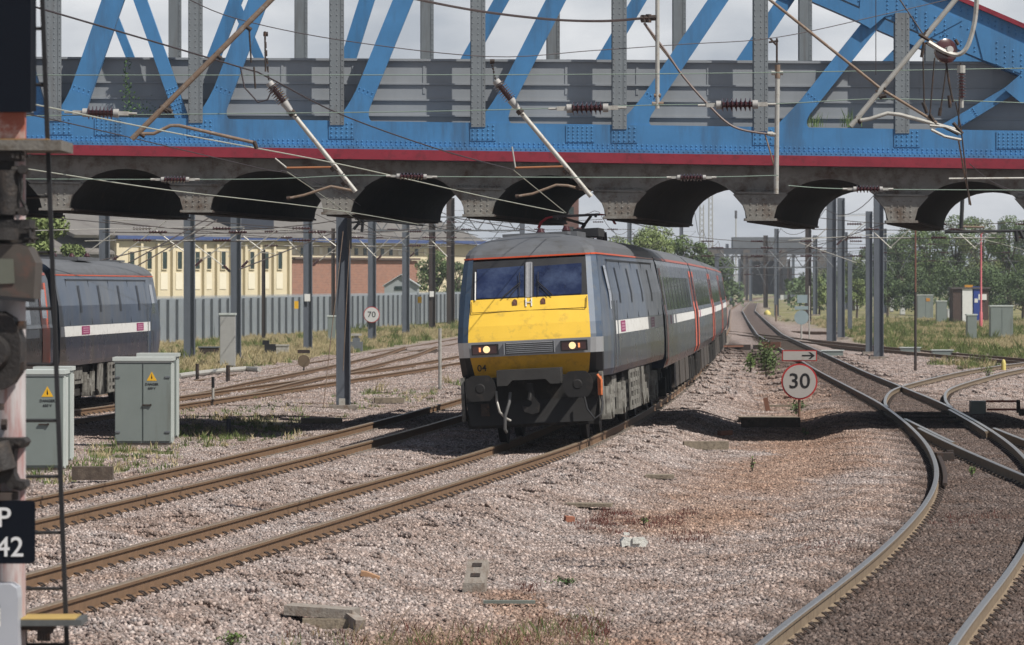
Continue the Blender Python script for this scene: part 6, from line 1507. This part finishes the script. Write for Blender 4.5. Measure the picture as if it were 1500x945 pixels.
TL = [(60, 300, 120, 175, 'leafy green tree over the side on locomotive at left', 2), (20, 320, 110, 190, 'tree at the extreme left behind the signal post', 0), (112, 345, 60, 210, 'low tree edge just left of the cream building', 2),
      (640, 362, 60, 392, 'bushy tree between brick wall and locomotive cab', 0), (672, 378, 46, 385, 'small dark bush touching the left side of the cab', 1), 
      (905, 338, 80, 330, 'pale green tree directly behind the locomotive roof', 2), (950, 322, 90, 350, 'taller pale green tree over the first coach', 2), (1000, 338, 80, 360, 'mid green tree over the second coach', 0), (1035, 362, 60, 380, 'darker tree where the coaches vanish', 1), (1062, 372, 46, 600, 'small dark tree left of the far bridge', 1),
      (870, 345, 60, 340, 'green tree peeking beside the roof gear', 0),
      (1180, 398, 60, 640, 'small tree clump right of the far bridge', 1), (1215, 392, 56, 620, 'round low tree behind the mast pair', 3), (1250, 372, 60, 560, 'olive tree behind the slim mast', 3), (1285, 350, 70, 520, 'dark tree behind the widest mast', 1), (1322, 336, 80, 500, 'dark green tree left of the thin pole top', 1), (1362, 318, 86, 480, 'tall green tree above the orange labelled cabinet', 0), (1400, 306, 84, 470, 'tallest tree in the right row', 0), (1440, 312, 84, 465, 'broad tree behind the pink lamp post', 3), (1478, 306, 80, 455, 'tall tree near the right edge', 0), (1520, 315, 90, 450, 'tree cut by the right edge', 1),
      (1255, 405, 40, 430, 'bright green shrub behind the white cabinet between masts', 2), (1200, 402, 36, 470, 'bright shrub left of the mast pair', 2), (1300, 396, 60, 440, 'low dark thicket tree behind the thin cabinets', 1), (1345, 392, 70, 430, 'low dark thicket behind the orange labelled cabinet', 1), (1400, 388, 80, 425, 'low thicket tree right behind the brick hut', 1), (1450, 390, 80, 420, 'low thicket tree behind the broad double cabinet', 1), (1498, 392, 70, 415, 'low thicket tree at the right edge', 1)]
for x, yt, wp, Y, lb, mi in TL: tree(x, yt, wp, Y, lb, mi)
# distant woodland strip
V = []; rs = np.random.default_rng(5); n_ = 26000
for (xa, xb, Y, hh) in ((-700, 1900, 1500, 8), (1150, 1800, 560, 6.0), (-500, 260, 520, 6), (560, 1090, 640, 6)):
    k = int(n_*(xb-xa)/4500); x = rs.uniform(xa, xb, k); yy = Y+rs.uniform(-8, 8, k); X = (x-750)/F*yy; h = hh*(.55+.6*vnoise(X*.09, X*0+3.3, 4)); z = rs.uniform(0, 1, k)**.7*h-.5
    c_ = np.stack([X, yy, z], -1); nn = rs.normal(size=(k, 3)); nn /= np.linalg.norm(nn, axis=1)[:, None]; u = np.cross(nn, rs.normal(size=(k, 3))); u /= np.linalg.norm(u, axis=1)[:, None]; v = np.cross(nn, u); q = Y/F*3.2*rs.uniform(.6, 1.4, (k, 1))
    V.append(np.stack([c_-u*q, c_+v*q*.7, c_+u*q, c_-v*q*.7], 1))
V = np.concatenate(V).reshape(-1, 3); o = bpy.data.objects.new('woodland', np_mesh('woodland', V, np.arange(len(V)).reshape(-1, 4), LM[1])); col.objects.link(o); tag(o, 'dark distant belt of woodland along the horizon', 'woodland', None, 'stuff')
# ================================================================ weeds and grass
def tuft_mesh(n, h, m, r_, w_=.006):
    b = MB(); 
    for _ in range(n):
        a = random.uniform(0, 6.28); q = random.uniform(0, r_); p0 = Vector((math.cos(a)*q, math.sin(a)*q, 0)); a = random.uniform(0, 6.28); d = Vector((math.cos(a), math.sin(a), 0)); hh = h*random.uniform(.4, 1.1); tp = p0+d*hh*random.uniform(.1, .8)+Vector((0, 0, hh)); md_ = (p0+tp)/2+Vector((0, 0, hh*.12)); s = Vector((-d.y, d.x, 0))*w_
        b.add([p0-s, p0+s, md_+s*.8, tp, md_-s*.8], [(0, 1, 2, 3, 4)])
    me = bpy.data.meshes.new('tuft'); me.from_pydata(b.v, [], b.f); me.materials.append(m); return me
grc = bpy.data.collections.new('grass_tufts')
gg = mat('grass_green', (.14, .175, .055), .8, 0, .35, .25, world=True); gd = mat('grass_straw', (.44, .37, .22), .8, 0, .25, .25, world=True)
for i, (n, h, m) in enumerate(((26, .30, gg), (22, .42, gd), (26, .36, gg), (22, .50, gd), (18, .7, gg))): grc.objects.link(bpy.data.objects.new('tuft_%d' % i, tuft_mesh(n, h, m, .28, .016)))
k = 90000; Yg = 70+np.random.default_rng(3).random(k)**1.0*330; ug = (np.random.default_rng(4).random(k)-.5)*.30; Xg = ug*Yg
g_, _, _ = masks(Xg, Yg); zg, dg_ = ground(Xg, Yg); keep = (g_ > .35) & (np.random.default_rng(6).random(k) < g_*.75) & (dg_ > 1.7); Xg, Yg, zg = Xg[keep], Yg[keep], zg[keep]
nn = fbm(Xg*.2, Yg*.06, 44); nearL = (Yg < 128) & (Xg < T2.X(Yg)); ii = np.where((nn > .5) | nearL, rng.choice([0, 2, 4, 1], len(Xg), p=[.4, .4, .08, .12]), rng.choice([1, 3, 0], len(Xg), p=[.5, .25, .25]))
o = gn_scatter('grass', np.stack([Xg, Yg, zg-.02], -1), np.stack([Xg*0, Xg*0, rng.uniform(0, 6.28, len(Xg))], -1), ii, grc, scales=rng.uniform(.35, .95, len(Xg))*np.where(nearL, .42, 1)); tag(o, 'dry and green grass covering the yard verges', 'grass', None, 'stuff')
# weeds near: green weeds beside the left track, red sorrel, dry grass at the bottom edge
def weeds(name, label, regions, colours, h, n, cat='weeds', w_=.004):
    b = MB(); 
    for (x0, x1_, y0, y1, cnt) in regions:
        for _ in range(cnt):
            p_ = GP(random.uniform(x0, x1_), random.uniform(y0, y1)); b.cm = random.randrange(len(colours)); blades(b, p_-Vector((0, 0, .02)), n, h*random.uniform(.5, 1.2), .05, .8, w_)
    o = b.build(name, colours, None, smooth=False); return tag(o, label, cat, None, 'stuff')
weeds('weeds', 'green and straw coloured weeds along the left ballast shoulder', [(265, 450, 598, 648, 170), (100, 270, 655, 700, 110), (40, 110, 680, 712, 40), (360, 640, 575, 600, 50), (540, 640, 572, 592, 50), (255, 340, 628, 655, 60), (60, 110, 640, 660, 20)], [gg, leafm2, gd], .15, 9, w_=.009)
weeds('dry_grass', 'dead brown and green grass poking up at the bottom edge', [(560, 900, 925, 965, 130), (420, 640, 930, 965, 60), (760, 890, 905, 950, 60)], [drym, redm, mat('dead_stalk', (.20, .14, .09), .8), leafm2], .15, 7, w_=.003)
weeds('sorrel', 'low dark red sorrel patches spread over the foreground ballast', [(870, 930, 752, 772, 80), (838, 900, 764, 778, 40), (935, 1000, 758, 776, 70), (880, 900, 742, 756, 24), (975, 1045, 782, 797, 50), (890, 915, 778, 792, 16), (755, 790, 858, 874, 20), (850, 890, 908, 922, 24), (1000, 1020, 748, 756, 20), (1180, 1260, 790, 812, 20), (1360, 1480, 752, 775, 30)], [redm, mat('sorrel_brown', (.14, .06, .045), .8)], .085, 9, w_=.005)
def bush(x, y, wpx, hpx, label, m, n, leaf, name='shrub'):
    p = GP(x, y); s = F/p.y; t = thing(name, label, 'plant', p); b = MB(); st = MB()
    for _ in range(9):
        a = random.uniform(0, 6.28); e = Vector((math.cos(a)*wpx/s*.4*random.random(), math.sin(a)*wpx/s*.3, hpx/s*random.uniform(.5, .95))); st.tube([(0, 0, 0), e*.5+Vector((0, 0, .03)), e], [.012, .008, .004], 5)
        leaves(b, e*.85, (wpx/s*.3, wpx/s*.3, hpx/s*.35), n//9, leaf)
    st.build('stem', bark, t); b.build('leaves', m, t, smooth=False); return t
bush(1122, 554, 36, 52, 'leafy green shrub growing right of the train', LM[0], 700, .055)
bush(1100, 548, 20, 30, 'lower shrub touching the leafy one by the train', leafm2, 260, .05)
bush(830, 858, 44, 13, 'small green foreground weed on the ballast', leafm, 150, .014, 'weed')
bush(943, 770, 14, 14, 'yellow green weed sprig in the red sorrel', leafm2, 60, .014, 'weed')
bush(1102, 692, 10, 28, 'thin green weed in the middle ballast', leafm2, 60, .018, 'weed')
bush(1166, 608, 36, 20, 'low green weeds behind the 30 sign post', leafm, 200, .03, 'weed')
bush(1424, 700, 14, 18, 'green weed between the junction rails', leafm2, 80, .02, 'weed')
bush(340, 945, 50, 16, 'green weeds beside the broken sleeper ends', leafm2, 200, .014, 'weed')
bush(1448, 556, 26, 22, 'bright weed at the branch track', leafm2, 120, .03, 'weed')
bush(1180, 640, 12, 12, 'tiny weed under the 30 sign pit', leafm2, 50, .02, 'weed')
# dry twig
wire([(555, 945), (575, 920), (600, 890)], (36.5, 38), 'thin dead twig leaning at the bottom edge', brown, .004, 'twig')
# ================================================================ thin summer haze over the yard
hz = MB(); x0, x1, y0, y1, z0, z1 = -3950, 3950, -30, 3420, -1.9, 34
hz.box(((x0+x1)/2, (y0+y1)/2, (z0+z1)/2), (x1-x0, y1-y0, z1-z0))
hm = bpy.data.materials.new('haze_air'); hm.use_nodes = True; ht = hm.node_tree; ht.nodes.clear()
ho = ht.nodes.new('ShaderNodeOutputMaterial'); pv = ht.nodes.new('ShaderNodeVolumePrincipled'); pv.inputs['Color'].default_value = (.80, .87, .97, 1); pv.inputs['Density'].default_value = .0002; pv.inputs['Anisotropy'].default_value = .2
ht.links.new(pv.outputs[0], ho.inputs['Volume'])
o = hz.build('haze', hm, None, smooth=False); tag(o, 'faint pale haze in the air over the far yard and trees', 'haze', None, 'stuff')
